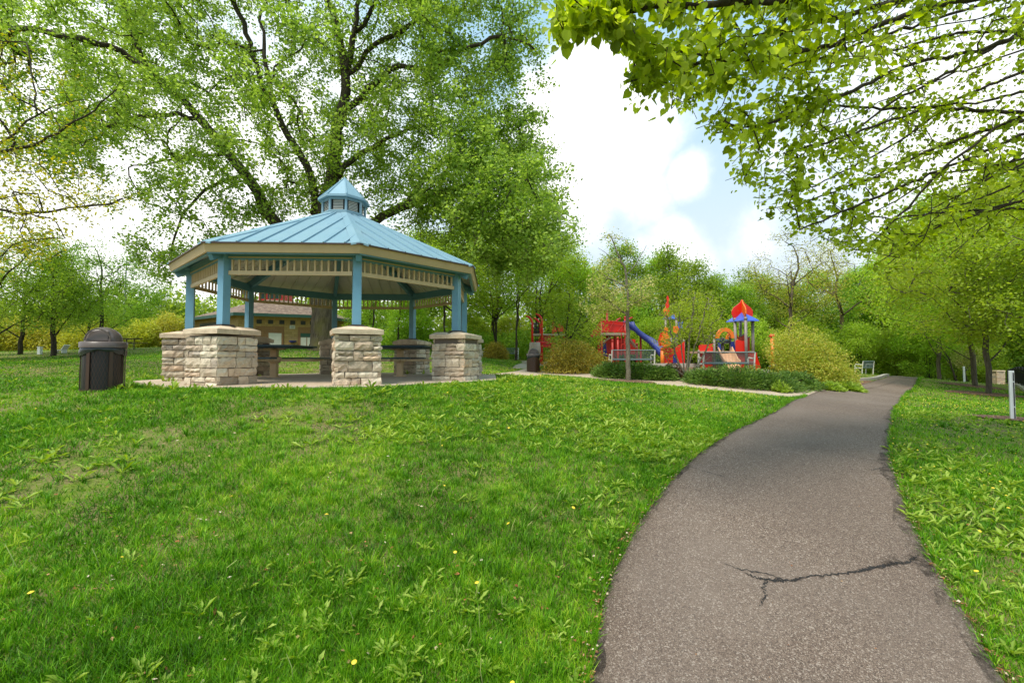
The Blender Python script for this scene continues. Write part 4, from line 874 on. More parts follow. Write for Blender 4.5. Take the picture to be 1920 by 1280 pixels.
# B: castle tower with flame top
b, q = maker(1260, 22)
t = thing('play_tower', 'castle play tower of red and orange panels with a flame shaped spire', 'play structure', b)
for a in ((1282, 640, 0), (1248, 598, 0), (1268, 598, 0)): post_(t, q, a[0], a[1], a[2], mat='grey_post', r=.06)
post_(t, q, 1238, 655, -.3, mat='orange', r=.09)
panel([(1238, 652), (1245, 648), (1249, 642), (1253, 650), (1258, 654), (1264, 652), (1270, 647), (1280, 640), (1281, 690), (1238, 686)], q, -.2, .06).build('castle_wall', M['red'], t)
panel([(1258.5, 684), (1258.5, 668), (1262, 662), (1266, 668), (1266, 685)], q, -.25, .05).build('arch_door', M['navy'], t)
panel([(1234, 648), (1231, 640), (1235, 632), (1237, 620), (1241, 614), (1246, 616), (1245, 628), (1250, 634), (1251, 646), (1245, 650), (1238, 651)], q, -.5, .06).build('wave_panel', M['orange'], t)
panel([(1229, 640), (1233, 626), (1238, 622), (1238, 648), (1231, 649)], q, -.38, .05).build('wave_panel', M['red'], t)
panel([(1261, 612), (1270, 611), (1272, 622), (1266, 626), (1261, 622)], q, -.1).build('small_panel', M['orange'], t)
panel([(1270, 604), (1279, 603), (1277, 609), (1279, 616), (1270, 615)], q, -.1).build('flag_panel', M['skyblue'], t)
m = MB()
for (x0, x1, y) in ((1247, 1258, 589), (1257, 1271, 588)): c1 = q((x0 + x1) / 2, 598, .2); w_ = (x1 - x0) * 22 / F * .62; m.lathe([(w_ * 1.3, 0), (w_ * .1, .26)], 4, c=(c1.x, c1.y, c1.z), ph=math.pi / 4)
m.build('tower_roof', M['skyblue'], t)
panel([(1247, 594), (1245, 585), (1248, 577), (1249, 570), (1252, 565), (1251, 558), (1253, 553), (1256, 560), (1254, 566), (1256, 572), (1254, 578), (1257, 584), (1254, 590), (1256, 594)], q, .1, .05).build('flame_spire', M['red'], t)
panel([(1246, 590), (1244, 582), (1248, 574), (1251, 580), (1253, 588), (1252, 593)], q, .03, .04).build('flame_spire', M['orange'], t)
panel([(1259, 594), (1260, 588), (1264, 585), (1268, 588), (1270, 594)], q, .2, .05).build('arch_crest', M['orange'], t)
for xx in (1257, 1275): m = MB(); m.tube([q(xx, 655, .4), q(xx, 620, .4)], .04, 6); m.build('upper_post', M['grey_post'], t)
m = MB(); c1 = q(1262, 640, .5); m.lathe([(.28, -.2), (.34, 0), (.28, .22)], 12, c=tuple(c1)); m.build('play_drum', M['galv'], t)
# C: onion topped tower
b, q = maker(1365, 20)
t = thing('play_tower', 'play tower topped by a red onion dome over a blue pyramid roof', 'play structure', b)
for i, a in enumerate(((1378, 600, 0), (1387, 600, -.5), (1403, 600, .7), (1411, 600, 0))): post_(t, q, a[0], a[1], a[2], mat='grey_post', r=.065)
cx = q(1394, 600, .1); w = .52
m = MB(); m.lathe([(.66, -.06), (.62, .0), (.06, .34)], 4, c=tuple(cx), ph=math.pi / 4 + .2); m.build('tower_roof', M['skyblue'], t)
on = [(0, 0), (.30, -.02), (.42, .12), (.50, .30), (.49, .48), (.40, .62), (.24, .74), (.10, .85), (.03, .98), (0, 1.0)]
outl = [(x * 1.0, z * .94) for x, z in on] + [(-x * 1.0, z * .94) for x, z in on[-2:0:-1]]
for ang, mt in ((.12, 'red'), (math.pi / 2 - .18, 'orange')):
    m = MB(); m.plate(outl, .045, Matrix.Translation((cx.x, cx.y, cx.z - .02)) @ Matrix.Rotation(ang, 4, 'Z')); m.build('onion_plate', M['red' if mt == 'red' else 'orange'], t)
panel([(1371, 640), (1374, 637), (1383, 640), (1393, 638), (1393, 659), (1371, 659)], q, -.4).build('wall_panel', M['red'], t)
panel([(1391, 631), (1396, 630), (1400, 627), (1404, 628), (1408, 633), (1412, 632), (1412, 659), (1391, 659)], q, .3).build('scalloped_panel', M['darkred'], t)
m = MB(); m.tube([q(1391, 630, .25), q(1396, 629, .25), q(1400, 626, .25), q(1404, 627, .25), q(1408, 632, .25), q(1412, 631, .25)], .03, 6); m.build('panel_rim', M['grey_post'], t)
panel([(1371, 661), (1412, 661), (1412, 697), (1371, 694)], q, -.3).build('lower_panel', M['darkred'], t)
for (cxp, cyp, r0, r1, d) in ((1357, 634, 17, 11, -.1), (1389, 634, 12, 7, .8)):
    A1 = arcpts((cxp, cyp), r0, 0, 180, 14, -1.15); A2 = arcpts((cxp, cyp), r1, 180, 0, 14, -1.15); panel(A1 + A2, q, d, .10).build('arch', M['orange'], t)
panel([(1312, 648), (1318, 645), (1328, 646), (1338, 644), (1338, 662), (1312, 662)], q, .1).build('wall_panel', M['red'], t)
panel([(1312, 662), (1338, 662), (1338, 688), (1311, 690)], q, .15).build('lower_panel', M['darkred'], t)
m = MB(); a_ = q(1312, 660, .5); b_ = q(1412, 660, .5); m.box(((a_.x + b_.x) / 2, .5, a_.z), (b_.x - a_.x, 1.2, .09)); m.build('deck', M['deck'], t)
for x, y in ((1341, 632), (1357, 636), (1312, 660), (1371, 634)): post_(t, q, x, y, .1, mat='grey_post', r=.055)
panel([(1344, 642), (1349, 645), (1350, 655), (1344, 658)], q, -.1).build('play_panel', M['navy'], t)
panel([(1366, 642), (1371, 640), (1374, 650), (1374, 663), (1367, 663)], q, -.2).build('play_panel', M['navy'], t)
m = MB(); c1 = q(1358, 640, .3); m.lathe([(.42, -.08), (.40, .03), (.15, .14)], 12, c=tuple(c1)); m.build('play_canopy', M['black'], t)
slide(t, q, [(1360, 661, .1), (1357, 663, -.15), (1353, 672, -.55), (1350, 684, -1.0), (1347, 690, -1.4)], 'peach', .46)
panel([(1398, 664), (1404, 664), (1412, 688), (1410, 700), (1400, 699)], q, -.6, .05).build('fin_panel', M['red'], t)
# single post right of the towers
b, q = maker(1448, 21); t = thing('play_post', 'lone orange red play post with rounded knob beside the yellow shrub', 'play post', b)
m = MB(); p0 = q(1448, 632); m.tube([(p0.x, 0, -.1), (p0.x, 0, p0.z)], .085, 10); m.build('shaft', M['orange'], t, True); m = MB(); m.lathe([(.04, -.05), (.12, 0), (.13, .08), (.07, .15)], 10, c=tuple(p0)); m.build('knob', M['red'], t, True)
b, q = maker(1455, 23); t = thing('play_drum', 'low dark blue play drum behind the orange post', 'play equipment', b); m = MB(); m.lathe([(.25, 0), (.33, .15), (.33, .5), (.22, .58)], 14); m.build('drum_shell', M['navy'], t, True); m = MB(); m.lathe([(.345, .2), (.345, .28)], 14); m.build('drum_band', M['galv'], t)

# play area surface, its pale kerb and the planting bed
def region(name, pts, mat, lift, n=60, mask=True):
    P2 = np.array([(p[0], p[1]) for p in pts]); 
    m = MB(); c = P2.mean(0); k = len(P2); q = resample(list(P2) + [P2[0]], n)[:-1]; k = len(q)
    rings = 9; vs = [(c[0], c[1], gh(*c) + lift)]; fs = []
    for r in range(1, rings + 1):
        R = c + (q - c) * (r / rings); Z = hz_(R[:, 0], R[:, 1]) + lift; vs += [(x, y, z) for (x, y), z in zip(R, Z)]
    for j in range(k): fs.append((0, 1 + j, 1 + (j + 1) % k))
    for r in range(rings - 1):
        for j in range(k): a = 1 + r * k + j; b_ = 1 + r * k + (j + 1) % k; fs.append((a, a + k, b_ + k, b_))
    m.add(vs, fs); o = m.build(name, mat); tag(o, kind='structure')
    if mask: MASKS.append(q)
    return o
bed = [G(1120, 701.5), G(1200, 706), G(1298, 713), G(1400, 722.5), G(1500, 730), G(1565, 730.5), G(1604, 724), G(1638, 716), GX(1650, 24), GX(1560, 24), GX(1440, 22), GX(1300, 21), GX(1180, 22), GX(1120, 22)]
region('planting_bed', bed, M['mulch'], .018, 80)
play = [GX(1150, 22.3), GX(1300, 21.3), GX(1440, 22.3), GX(1500, 23.5), GX(1490, 34), GX(1300, 36), GX(1100, 36), GX(985, 34), GX(1000, 28), GX(1080, 24.5)]
region('play_surface', play, M['woodchips'], .03, 60)
kb = resample([(p.x, p.y) for p in [GX(1120, 22.6), GX(1230, 21.4), GX(1330, 21.2), GX(1440, 22.2), GX(1520, 24)]], 40); m = MB()
for i in range(39): a_ = Vector((kb[i][0], kb[i][1], gh(*kb[i]) + .09)); b_ = Vector((kb[i + 1][0], kb[i + 1][1], gh(*kb[i + 1]) + .09)); m.bar(a_, b_, .16, .2)
o = m.build('play_kerb', M['pale_concrete']); tag(o, kind='structure')
kb = resample([(p.x, p.y) for p in [GX(1606, 24), GX(1640, 25), GX(1662, 27.5)]], 16); m = MB()
for i in range(15): a_ = Vector((kb[i][0], kb[i][1], gh(*kb[i]) + .06)); b_ = Vector((kb[i + 1][0], kb[i + 1][1], gh(*kb[i + 1]) + .06)); m.bar(a_, b_, .2, .16)
o = m.build('path_kerb', M['pale_concrete']); tag(o, kind='structure')
# mulch rings under trees on the lawns
def ring(px, Y, rx, ry):
    c = GX(px, Y); region('mulch_ring', [(c.x + rx * math.cos(a) * (1 + .08 * math.sin(3 * a)), c.y + ry * math.sin(a)) for a in np.linspace(0, 2 * math.pi, 16, endpoint=False)], M['mulch'], .03, 40)
ring(1176, 15.6, .95, .8); ring(1845, 19.6, 1.35, 1.1); ring(1822, 24, 1.4, 1.0); ring(1905, 9.6, .95, .45)
# cracks in the asphalt
def crack(pts, w, name='path_crack', mat='crack', seed=0):
    r = random.Random(seed); m = MB(); P3 = [G(*p) for p in pts]; q = resample([(p.x, p.y) for p in P3], 70); vs = []; fs = []; n = len(q)
    for i, (x, y) in enumerate(q):
        d = q[min(i + 1, n - 1)] - q[max(i - 1, 0)]; d /= np.linalg.norm(d); f = i / (n - 1); ww = w * (r.uniform(.25, 1.4)) * min(1, 6 * f + .15, 6 * (1 - f) + .15); j = r.uniform(-.012, .012)
        for s in (-1, 1): X = x - d[1] * (ww * s + j); Y = y + d[0] * (ww * s + j); vs.append((X, Y, gh(X, Y) + .0265))
    for i in range(n - 1): fs.append((2 * i, 2 * i + 2, 2 * i + 3, 2 * i + 1))
    m.add(vs, fs); o = m.build(name, M[mat]); tag(o, kind='structure')
crack([(1355, 1062), (1390, 1078), (1440, 1086), (1480, 1098), (1520, 1088), (1565, 1086), (1620, 1080), (1680, 1068)], .0065, seed=1)
crack([(1395, 1082), (1430, 1097), (1475, 1096), (1500, 1092)], .010, seed=2)
crack([(1478, 1105), (1470, 1096), (1440, 1098), (1432, 1112), (1436, 1124), (1424, 1148)], .005, seed=3)
crack([(1600, 1083), (1650, 1070), (1700, 1062), (1722, 1050)], .012, seed=4)
crack([(1440, 838), (1500, 844), (1560, 852), (1610, 862), (1665, 872)], .004, seed=5)
crack([(1480, 1098), (1510, 1094), (1545, 1088)], .028, 'path_stain', 'edge_stain', 8); crack([(1640, 1070), (1690, 1058), (1735, 1050)], .06, 'path_stain', 'edge_stain', 9)
crack([(1285, 878), (1320, 890), (1365, 902)], .005, seed=6); crack([(1632, 886), (1655, 883), (1675, 882)], .006, seed=7)
# ---------------------------------------------------------------- trees
class Noise3:
    def __init__(s, rng, k=10, f=1.0): s.k = rng.normal(size=(k, 3)) * f; s.p = rng.uniform(0, 6.28, k)
    def __call__(s, X): return np.sin(X @ s.k.T + s.p).mean(1) * 2.2
def bez(p0, p1, p2, n):
    t = np.linspace(0, 1, n + 1)[1:, None]; return (1 - t) ** 2 * p0 + 2 * t * (1 - t) * p1 + t * t * p2
def grow(limbs, targets, rng, step=.5, twig=.012, power=.45, jit=.06, zmin=-1e9, minr=.0, bend=.35, droop=0):
    """limbs: [(points, r0, r1)]; targets: twig ends. Returns tube runs, and the outer twig nodes with directions"""
    cap = 60000; pos = np.zeros((cap, 3)); dr = np.zeros((cap, 3)); par = np.full(cap, -1, int); rad = np.zeros(cap); n = 0
    for pts, r0, r1 in limbs:
        pts = np.array([tuple(p) for p in pts], float); s = np.concatenate([[0], np.cumsum(np.linalg.norm(np.diff(pts, axis=0), axis=1))]); k = max(2, int(s[-1] / step) + 1); u = np.linspace(0, s[-1], k)
        # smooth by Catmull-like double interp
        q = np.stack([np.interp(u, s, pts[:, i]) for i in range(3)], 1); 
        for _ in range(2): q[1:-1] = (q[:-2] + 2 * q[1:-1] + q[2:]) / 4
        q[1:-1] += rng.normal(0, jit * .5, q[1:-1].shape)
        p = -1
        if n: p = int(np.argmin(np.linalg.norm(pos[:n] - q[0], axis=1)))
        for i in range(k):
            pos[n] = q[i]; par[n] = p; rad[n] = r0 + (r1 - r0) * i / (k - 1); d = q[min(i + 1, k - 1)] - q[max(i - 1, 0)]; dr[n] = d / (np.linalg.norm(d) + 1e-9); p = n; n += 1
    T = np.asarray(targets); nl = n
    dd = np.min(np.linalg.norm(T[:, None, :] - pos[None, :nl:max(1, nl // 300), :], axis=2), axis=1); tips = []
    for ti in np.argsort(dd):
        t = T[ti]; v = t - pos[:n]; ds = np.linalg.norm(v, axis=1) + 1e-6; cs = (v * dr[:n]).sum(1) / ds
        cost = ds * (1.35 - .35 * cs) + np.where(pos[:n, 2] < zmin, 1e3, 0); j = int(np.argmin(cost)); L0 = ds[j]
        if L0 < step * .35: tips.append(j); continue
        k = max(1, int(round(L0 / step))); c = pos[j] + dr[j] * L0 * bend + np.array([0, 0, .08 * L0]); q = bez(pos[j], c, t, k); q += rng.normal(0, jit, q.shape) * min(1, L0)
        q[:, 2] -= droop * L0 * np.linspace(0, 1, k) ** 2
        p = j; pr = pos[j]
        for x in q:
            if n >= cap - 1: break
            pos[n] = x; par[n] = p; d = x - pr; dr[n] = d / (np.linalg.norm(d) + 1e-9); p = n; pr = x; n += 1
        tips.append(p)
    cnt = np.zeros(n); 
    for j in tips: cnt[j] += 1
    for i in range(n - 1, -1, -1):
        if cnt[i] == 0: cnt[i] = .6
        if par[i] >= 0: cnt[par[i]] += cnt[i] if i >= 0 else 0
    r = np.maximum(rad[:n], twig * cnt ** power); r = np.maximum(r, minr)
    for i in range(n):
        if par[i] >= 0: r[i] = min(r[i], r[par[i]])
    return pos[:n], par[:n], r, np.array(tips), dr[:n]
def wood_mesh(name, pos, par, r, mat, rmin=0):
    n = len(pos); main = np.full(n, -1, int)
    for i in range(n):
        p = par[i]
        if p >= 0 and (main[p] < 0 or r[i] > r[main[p]] + 1e-9): main[p] = i
    V = []; Fc = []; sz = []; nv = 0
    for i in range(n):
        if par[i] >= 0 and main[par[i]] == i: continue
        run = [i]; 
        while main[run[-1]] >= 0: run.append(main[run[-1]])
        pts = pos[run]; rr = r[run]
        if par[i] >= 0: pts = np.vstack([pos[par[i]], pts]); rr = np.concatenate([[min(rr[0] * 1.05, r[par[i]])], rr])
        k = len(pts)
        if k < 2: continue
        s = 9 if rr[0] > .12 else 6 if rr[0] > .045 else 4 if rr[0] > .02 else 3
        d = np.gradient(pts, axis=0); d /= np.linalg.norm(d, axis=1, keepdims=True) + 1e-9
        a = np.zeros_like(d); ref = np.array([.3, .2, .93]) if abs(d[0, 2]) < .9 else np.array([1., .1, 0]); a0 = np.cross(d[0], ref); a0 /= np.linalg.norm(a0)
        for q in range(k): a0 = a0 - d[q] * (a0 @ d[q]); a0 /= np.linalg.norm(a0) + 1e-9; a[q] = a0
        b = np.cross(d, a); th = np.arange(s) * 2 * np.pi / s
        ring = pts[:, None, :] + rr[:, None, None] * (np.cos(th)[None, :, None] * a[:, None, :] + np.sin(th)[None, :, None] * b[:, None, :]); V.append(ring.reshape(-1, 3))
        I, J = np.meshgrid(np.arange(k - 1), np.arange(s), indexing='ij'); f = np.stack([I * s + J, I * s + (J + 1) % s, (I + 1) * s + (J + 1) % s, (I + 1) * s + J], -1).reshape(-1, 4) + nv
        Fc.append(f); nv += k * s
    V = np.concatenate(V); Fc = np.concatenate(Fc); return np_mesh(name, V, Fc.ravel(), np.full(len(Fc), 4), mat, True)
def leaf_mesh(name, C, rng, size, mat, T=LEAF_T, up=.5, axis=None, aspect=.75, droop=.2, var=.35):
    n = len(C); Nn = runit(rng, n); Nn[:, 2] = np.abs(Nn[:, 2]) * (1 + up) + up * .5; Nn /= np.linalg.norm(Nn, axis=1, keepdims=True)
    U = runit(rng, n) if axis is None else axis + runit(rng, n) * .6; U[:, 2] -= droop; U -= Nn * (U * Nn).sum(1, keepdims=True) * .8
    Lg = size * (1 + var * rng.uniform(-1, 1, n)); V, Fx, S = stamp(C, U, Nn, Lg, Lg * aspect, *T); return np_mesh(name, V, Fx, S, mat)
def sample_leaves(pos, tips, dr, rng, per, sig, back=True, par=None):
    C = np.repeat(pos[tips], per, axis=0); 
    if par is not None:
        # spread some back along the twig
        pp = np.repeat(np.where(par[tips] >= 0, par[tips], tips), per); t = rng.uniform(0, 1, len(C))[:, None] ** 1.3; C = C * (1 - t * .9) + pos[pp] * t * .9
    return C + rng.normal(size=C.shape) * sig * np.array([1, 1, .75])
def tree_obj(name, label, cat, loc, wood, crown, rz=0, sc=1.0, group=None):
    t = thing(name, label, cat, loc, rz, group); t.scale = (sc, sc, sc) if not hasattr(sc, '__len__') else sc
    for nm, me in (('trunk', wood), ('crown', crown)):
        o = bpy.data.objects.new(nm, me); COL.objects.link(o); o.parent = t
    return t
def in_poly_pts(poly, n, rng):
    poly = np.array(poly, float); out = []; lo = poly.min(0); hi = poly.max(0); got = 0
    while got < n:
        q = rng.uniform(lo, hi, (n * 2, 2)); q = q[inside(poly, q[:, 0], q[:, 1])]; out.append(q); got += len(q)
    return np.concatenate(out)[:n]
def edge_dist(poly, q):
    poly = np.array(poly, float); d = np.full(len(q), 1e9)
    for i in range(len(poly)):
        a = poly[i]; b = poly[(i + 1) % len(poly)]; ab = b - a; t = np.clip(((q - a) @ ab) / (ab @ ab), 0, 1); d = np.minimum(d, np.linalg.norm(q - a - t[:, None] * ab, axis=1))
    return d
def PW(px, py, Y):
    px = np.asarray(px, float); py = np.asarray(py, float); Y = np.asarray(Y, float); up = (640 - py) / F; c, s = math.cos(PITCH), math.sin(PITCH); dy = c - s * up; k = Y / dy
    return np.stack([(px - 960) / F * k, Y + 0 * px, EYE + (s + c * up) * k], -1)

# the great cottonwood behind the pavilion
rng = np.random.default_rng(42)
base = GX(607, 22); base.z -= .15
poly = [(-200, -260), (940, -260), (985, -60), (993, 0), (1000, 60), (1000, 110), (985, 170), (982, 235), (1005, 270), (1022, 320), (1030, 350), (1048, 400), (1062, 455), (1030, 500), (960, 510), (900, 495), (860, 460), (760, 405), (700, 395), (640, 370), (560, 385), (500, 420), (440, 430), (400, 470), (365, 500), (330, 520), (300, 515), (280, 470), (262, 430), (225, 385), (185, 330), (100, 320), (0, 340), (-200, 300)]
q = in_poly_pts(poly, 10500, rng); ed = edge_dist(poly, q); q = q + rng.normal(0, 1, q.shape) * np.minimum(26, 8 + 900 / (ed[:, None] + 12)); hd = 6.5 * np.sqrt(np.clip(ed / 260, .02, 1)); Yq = 22.0 + hd * rng.uniform(-1, 1, len(q))
X3 = PW(q[:, 0], q[:, 1], Yq); nz3 = Noise3(rng, 14, .9); nv = nz3(X3); nz4 = Noise3(rng, 12, .35); nv = nv + .6 * nz4(X3); thr = np.interp(q[:, 0], [0, 140, 260, 450, 650, 750], [.12, .05, -.12, -.08, -.22, -.40]); keep = (nv > thr) & ~((Yq < 21.8) & (q[:, 0] > 150) & (q[:, 0] < 780) & (q[:, 1] > -40) & (rng.uniform(0, 1, len(q)) < .48)); X3 = X3[keep][:4700]
q2 = in_poly_pts([(870, 240), (1005, 262), (1030, 340), (1062, 455), (1035, 500), (900, 492), (830, 420)], 360, rng) + rng.normal(0, 20, (360, 2)); X3 = np.concatenate([X3, PW(q2[:, 0], q2[:, 1], 22 + rng.uniform(-5, 5, len(q2)))])
def pl(*a, Y=22): return [P(x, y, (Y if len(r) == 0 else r[0])) for x, y, *r in a]
tr = [base, P(607, 630, 22), P(605, 560, 22), P(602, 500, 22), P(603, 450, 22)]
limbs = [(tr, .60, .42),
 (pl((603, 470), (560, 462), (530, 440), (512, 418), (492, 375), (461, 328), (430, 289), (402, 254), (375, 223), (340, 185), (273, 133), (234, 94), (188, 84, 21), (148, 70, 20.5), (55, 55, 20)), .33, .05),
 (pl((603, 450), (582, 425), (574, 406), (562, 352), (547, 320), (508, 289), (461, 258), (420, 240)), .28, .05),
 (pl((603, 450), (590, 410), (570, 345), (547, 281), (520, 230), (500, 188), (477, 148), (450, 100), (410, 40), (370, -40)), .31, .06),
 (pl((590, 400), (590, 340, 21.5), (562, 285, 21), (530, 245, 20.5), (505, 170, 20), (497, 100, 20), (490, 20, 20)), .21, .05),
 (pl((603, 450), (610, 380), (628, 300), (635, 242), (648, 187), (650, 148), (646, 117), (637, 78), (625, 35), (612, -30), (600, -120)), .38, .08),
 (pl((649, 130), (660, 90), (668, 58), (672, 0), (680, -80)), .18, .05), (pl((668, 58), (690, 25), (711, 0), (745, -50)), .13, .04),
 (pl((620, 340), (640, 316), (672, 289), (707, 273), (760, 240), (820, 235)), .18, .04),
 (pl((648, 205), (676, 180), (707, 152), (745, 118), (785, 133, 21), (832, 117, 20.5), (871, 90, 20), (960, 60, 20)), .17, .03),
 (pl((652, 140), (676, 117), (711, 74), (754, 62), (800, 20)), .12, .03),
 (pl((603, 440), (650, 430), (703, 414), (742, 394), (800, 370), (870, 350), (950, 345), (1010, 380)), .20, .03),
 (pl((760, 385), (800, 330), (828, 300), (863, 289), (906, 312), (960, 300)), .10, .03),
 (pl((375, 223), (340, 215), (300, 215), (250, 220), (200, 240)), .10, .03), (pl((273, 133), (255, 80), (235, 20), (220, -60)), .12, .03),
 (pl((461, 328), (400, 340), (360, 380), (330, 430), (320, 480)), .10, .03), (pl((430, 289), (380, 290), (320, 300), (250, 310)), .09, .03),
 (pl((500, 188), (470, 90), (440, 0), (420, -80)), .10, .03), (pl((603, 450, 22), (620, 380, 24), (660, 250, 26), (720, 120, 27), (780, 0, 27)), .22, .04), (pl((603, 450, 22), (560, 380, 24.5), (480, 250, 26.5), (380, 120, 27.5), (300, 0, 27.5)), .22, .04)]
pos, par, r, tips, dr = grow(limbs, X3, rng, .5, .0085, .46, .09, EYE + 4.5)
r[:4] *= [1.35, 1.12, 1.0, 1.0]
C = sample_leaves(pos, tips, dr, rng, 68, .25, True, par)
t = thing('cottonwood_tree', 'huge many limbed cottonwood tree towering behind the blue roofed shelter', 'tree', base)
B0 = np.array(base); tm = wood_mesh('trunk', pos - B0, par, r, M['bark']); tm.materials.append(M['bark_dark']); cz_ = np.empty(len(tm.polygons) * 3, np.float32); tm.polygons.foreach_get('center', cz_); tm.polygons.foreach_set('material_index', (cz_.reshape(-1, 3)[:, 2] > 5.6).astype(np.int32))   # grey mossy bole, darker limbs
o = bpy.data.objects.new('trunk', tm); COL.objects.link(o); o.parent = t
o = bpy.data.objects.new('crown', leaf_mesh('crown', C - B0, rng, .127, M['leaf_big'], up=.4, var=.5)); COL.objects.link(o); o.parent = t
print('cottonwood', len(C), len(pos))

# the linden whose boughs hang in from the right
rng = np.random.default_rng(7)
poly = [(1022, 42), (1050, -30), (1250, -160), (1700, -260), (2300, -260), (2300, 520), (2000, 470), (1900, 420), (1810, 445), (1760, 470), (1700, 505), (1640, 510), (1570, 470), (1500, 440), (1440, 405), (1380, 362), (1325, 320), (1395, 300), (1330, 255), (1285, 235), (1240, 190), (1185, 190), (1178, 140), (1150, 92), (1100, 60), (1060, 58)]
q = in_poly_pts(poly, 4200, rng); Yq = np.interp(q[:, 0], [1020, 1250, 1500, 1900, 2300], [3.5, 4.2, 5.2, 6.2, 6.4]) + np.interp(q[:, 1], [0, 500], [-.3, .6]) + rng.uniform(-1, 1, len(q)) * np.interp(q[:, 0], [1020, 1300, 1900], [.15, .9, 1.7])
X3 = PW(q[:, 0], q[:, 1], Yq); nzl = Noise3(rng, 14, 2.6); X3 = X3[nzl(X3) > -.30][:2700]
tb = Vector((10.2, 5.6, gh(10.2, 5.6) - .1)); top = lambda h: (10.2, 5.6, EYE + h)
def pl2(*a): return [P(x, y, Y) for x, y, Y in a]
limbs = [([tb, (10.2, 5.6, EYE), (10.15, 5.6, EYE + 2.0), (10.2, 5.7, EYE + 4.5), (10.0, 5.6, EYE + 7)], .24, .08),
 ([top(3.1)] + pl2((2250, -90, 6.0), (1960, -30, 5.7), (1798, 2, 5.4), (1676, 35, 5.1), (1597, 70, 4.9), (1540, 94, 4.7), (1480, 98, 4.5), (1428, 112, 4.4), (1348, 111, 4.2), (1283, 101, 4.0), (1226, 89, 3.9), (1184, 87, 3.8)), .075, .008),
 ([top(3.3)] + pl2((2250, -160, 5.5), (1900, -70, 4.9), (1600, -20, 4.3), (1400, 5, 3.9), (1250, 10, 3.7), (1120, 22, 3.5), (1060, 40, 3.4)), .05, .006),
 ([top(2.6)] + pl2((2250, -30, 6.2), (1990, 30, 6.0), (1864, 89, 5.8), (1789, 130, 5.7), (1737, 160, 5.6), (1676, 188, 5.5), (1606, 244, 5.4), (1540, 290, 5.3)), .055, .008),
 ([top(2.2)] + pl2((2200, 180, 6.4), (2000, 217, 6.3), (1817, 206, 6.2), (1742, 202, 6.1), (1643, 202, 6.0), (1560, 200, 5.8), (1450, 190, 5.6)), .05, .007),
 ([top(2.1)] + pl2((2200, 170, 6.0), (2000, 205, 5.9), (1890, 235, 5.8), (1817, 253, 5.7), (1723, 290, 5.6), (1653, 328, 5.5), (1560, 360, 5.5), (1480, 390, 5.4)), .05, .007),
 ([top(1.5)] + pl2((2200, 370, 6.6), (2000, 388, 6.5), (1900, 392, 6.4), (1789, 396, 6.2), (1723, 403, 6.1), (1667, 412, 6.0), (1601, 403, 5.9)), .04, .007),
 ([top(2.4)] + pl2((2200, 60, 6.8), (1950, 120, 6.7), (1789, 188, 6.5), (1742, 225, 6.4), (1676, 272, 6.3), (1606, 309, 6.1), (1536, 347, 6.0), (1440, 370, 5.8)), .045, .006),
 ([top(2.0)] + pl2((2150, 200, 6.9), (1950, 270, 6.8), (1850, 330, 6.7), (1780, 380, 6.7), (1720, 450, 6.6), (1660, 500, 6.6)), .04, .006),
 ([top(2.9)] + pl2((2200, 0, 5.4), (1960, 50, 5.2), (1840, 95, 5.1), (1700, 120, 4.9), (1580, 180, 4.7), (1440, 235, 4.5), (1340, 250, 4.4)), .042, .006),
 ([top(1.9)] + pl2((2150, 130, 5.2), (1960, 190, 5.1), (1850, 250, 5.1), (1760, 320, 5.1), (1700, 390, 5.2), (1640, 450, 5.3)), .035, .006),
 ([top(2.7)] + pl2((2200, -20, 7.2), (1950, 60, 7.0), (1800, 60, 6.6), (1690, 90, 6.3), (1560, 130, 6.0), (1400, 150, 5.6)), .045, .006),
 ([top(1.8)] + pl2((2100, 300, 7.4), (1950, 330, 7.3), (1850, 420, 7.2), (1780, 480, 7.0)), .035, .006)]
for i in range(34):
    y0 = rng.uniform(-150, 400); ex_ = rng.uniform(1230, 1720); ey_ = y0 + (2020 - ex_) * rng.uniform(.22, .55); Y0 = rng.uniform(5.2, 7.2); Y1 = np.interp(ex_, [1020, 1250, 1500, 1900], [3.6, 4.3, 5.2, 6.2]) + rng.uniform(-.5, .9)
    if not inside(np.array(poly, float), np.array([ex_]), np.array([ey_]))[0]: continue
    u_ = np.linspace(0, 1, 7); sg_ = rng.uniform(-14, 22); pts_ = [P(2020 + (ex_ - 2020) * k, y0 + (ey_ - y0) * k - sg_ * math.sin(k * math.pi) + rng.normal(0, 5), Y0 + (Y1 - Y0) * k) for k in u_]
    limbs.append((pts_, rng.uniform(.014, .026), .004))
pos, par, r, tips, dr = grow(limbs, X3, rng, .16, .0034, .42, .018, EYE - .2, 0, .3, .04)
tp = tips; per = 12; C = np.repeat(pos[tp], per, axis=0); pp = np.repeat(par[tp], per); pp2 = np.repeat(par[par[tp]], per); u = rng.uniform(0, 2, len(C))[:, None]
C = np.where(u < 1, C * (1 - u) + pos[pp] * u, pos[pp] * (2 - u) + pos[pp2] * (u - 1)); ax = np.repeat(dr[tp], per, axis=0) * .5; off = rng.normal(size=C.shape) * .055; off[:, 2] -= .02; C = C + off
ax = ax + off * 9; 
t = thing('linden_tree', 'linden tree with dark boughs of heart shaped leaves hanging in from the top right', 'tree', tb); B0 = np.array(tb)
o = bpy.data.objects.new('trunk', wood_mesh('trunk', pos - B0, par, r, M['bark_dark'])); COL.objects.link(o); o.parent = t
o = bpy.data.objects.new('crown', leaf_mesh('crown', C - B0, rng, np.interp(C[:, 1], [3.3, 4.4, 6], [.070, .054, .048]), M['leaf_linden'], HEART_T, up=.35, axis=ax, aspect=.92, droop=.75, var=.4)); COL.objects.link(o); o.parent = t
print('linden', len(C), len(pos))

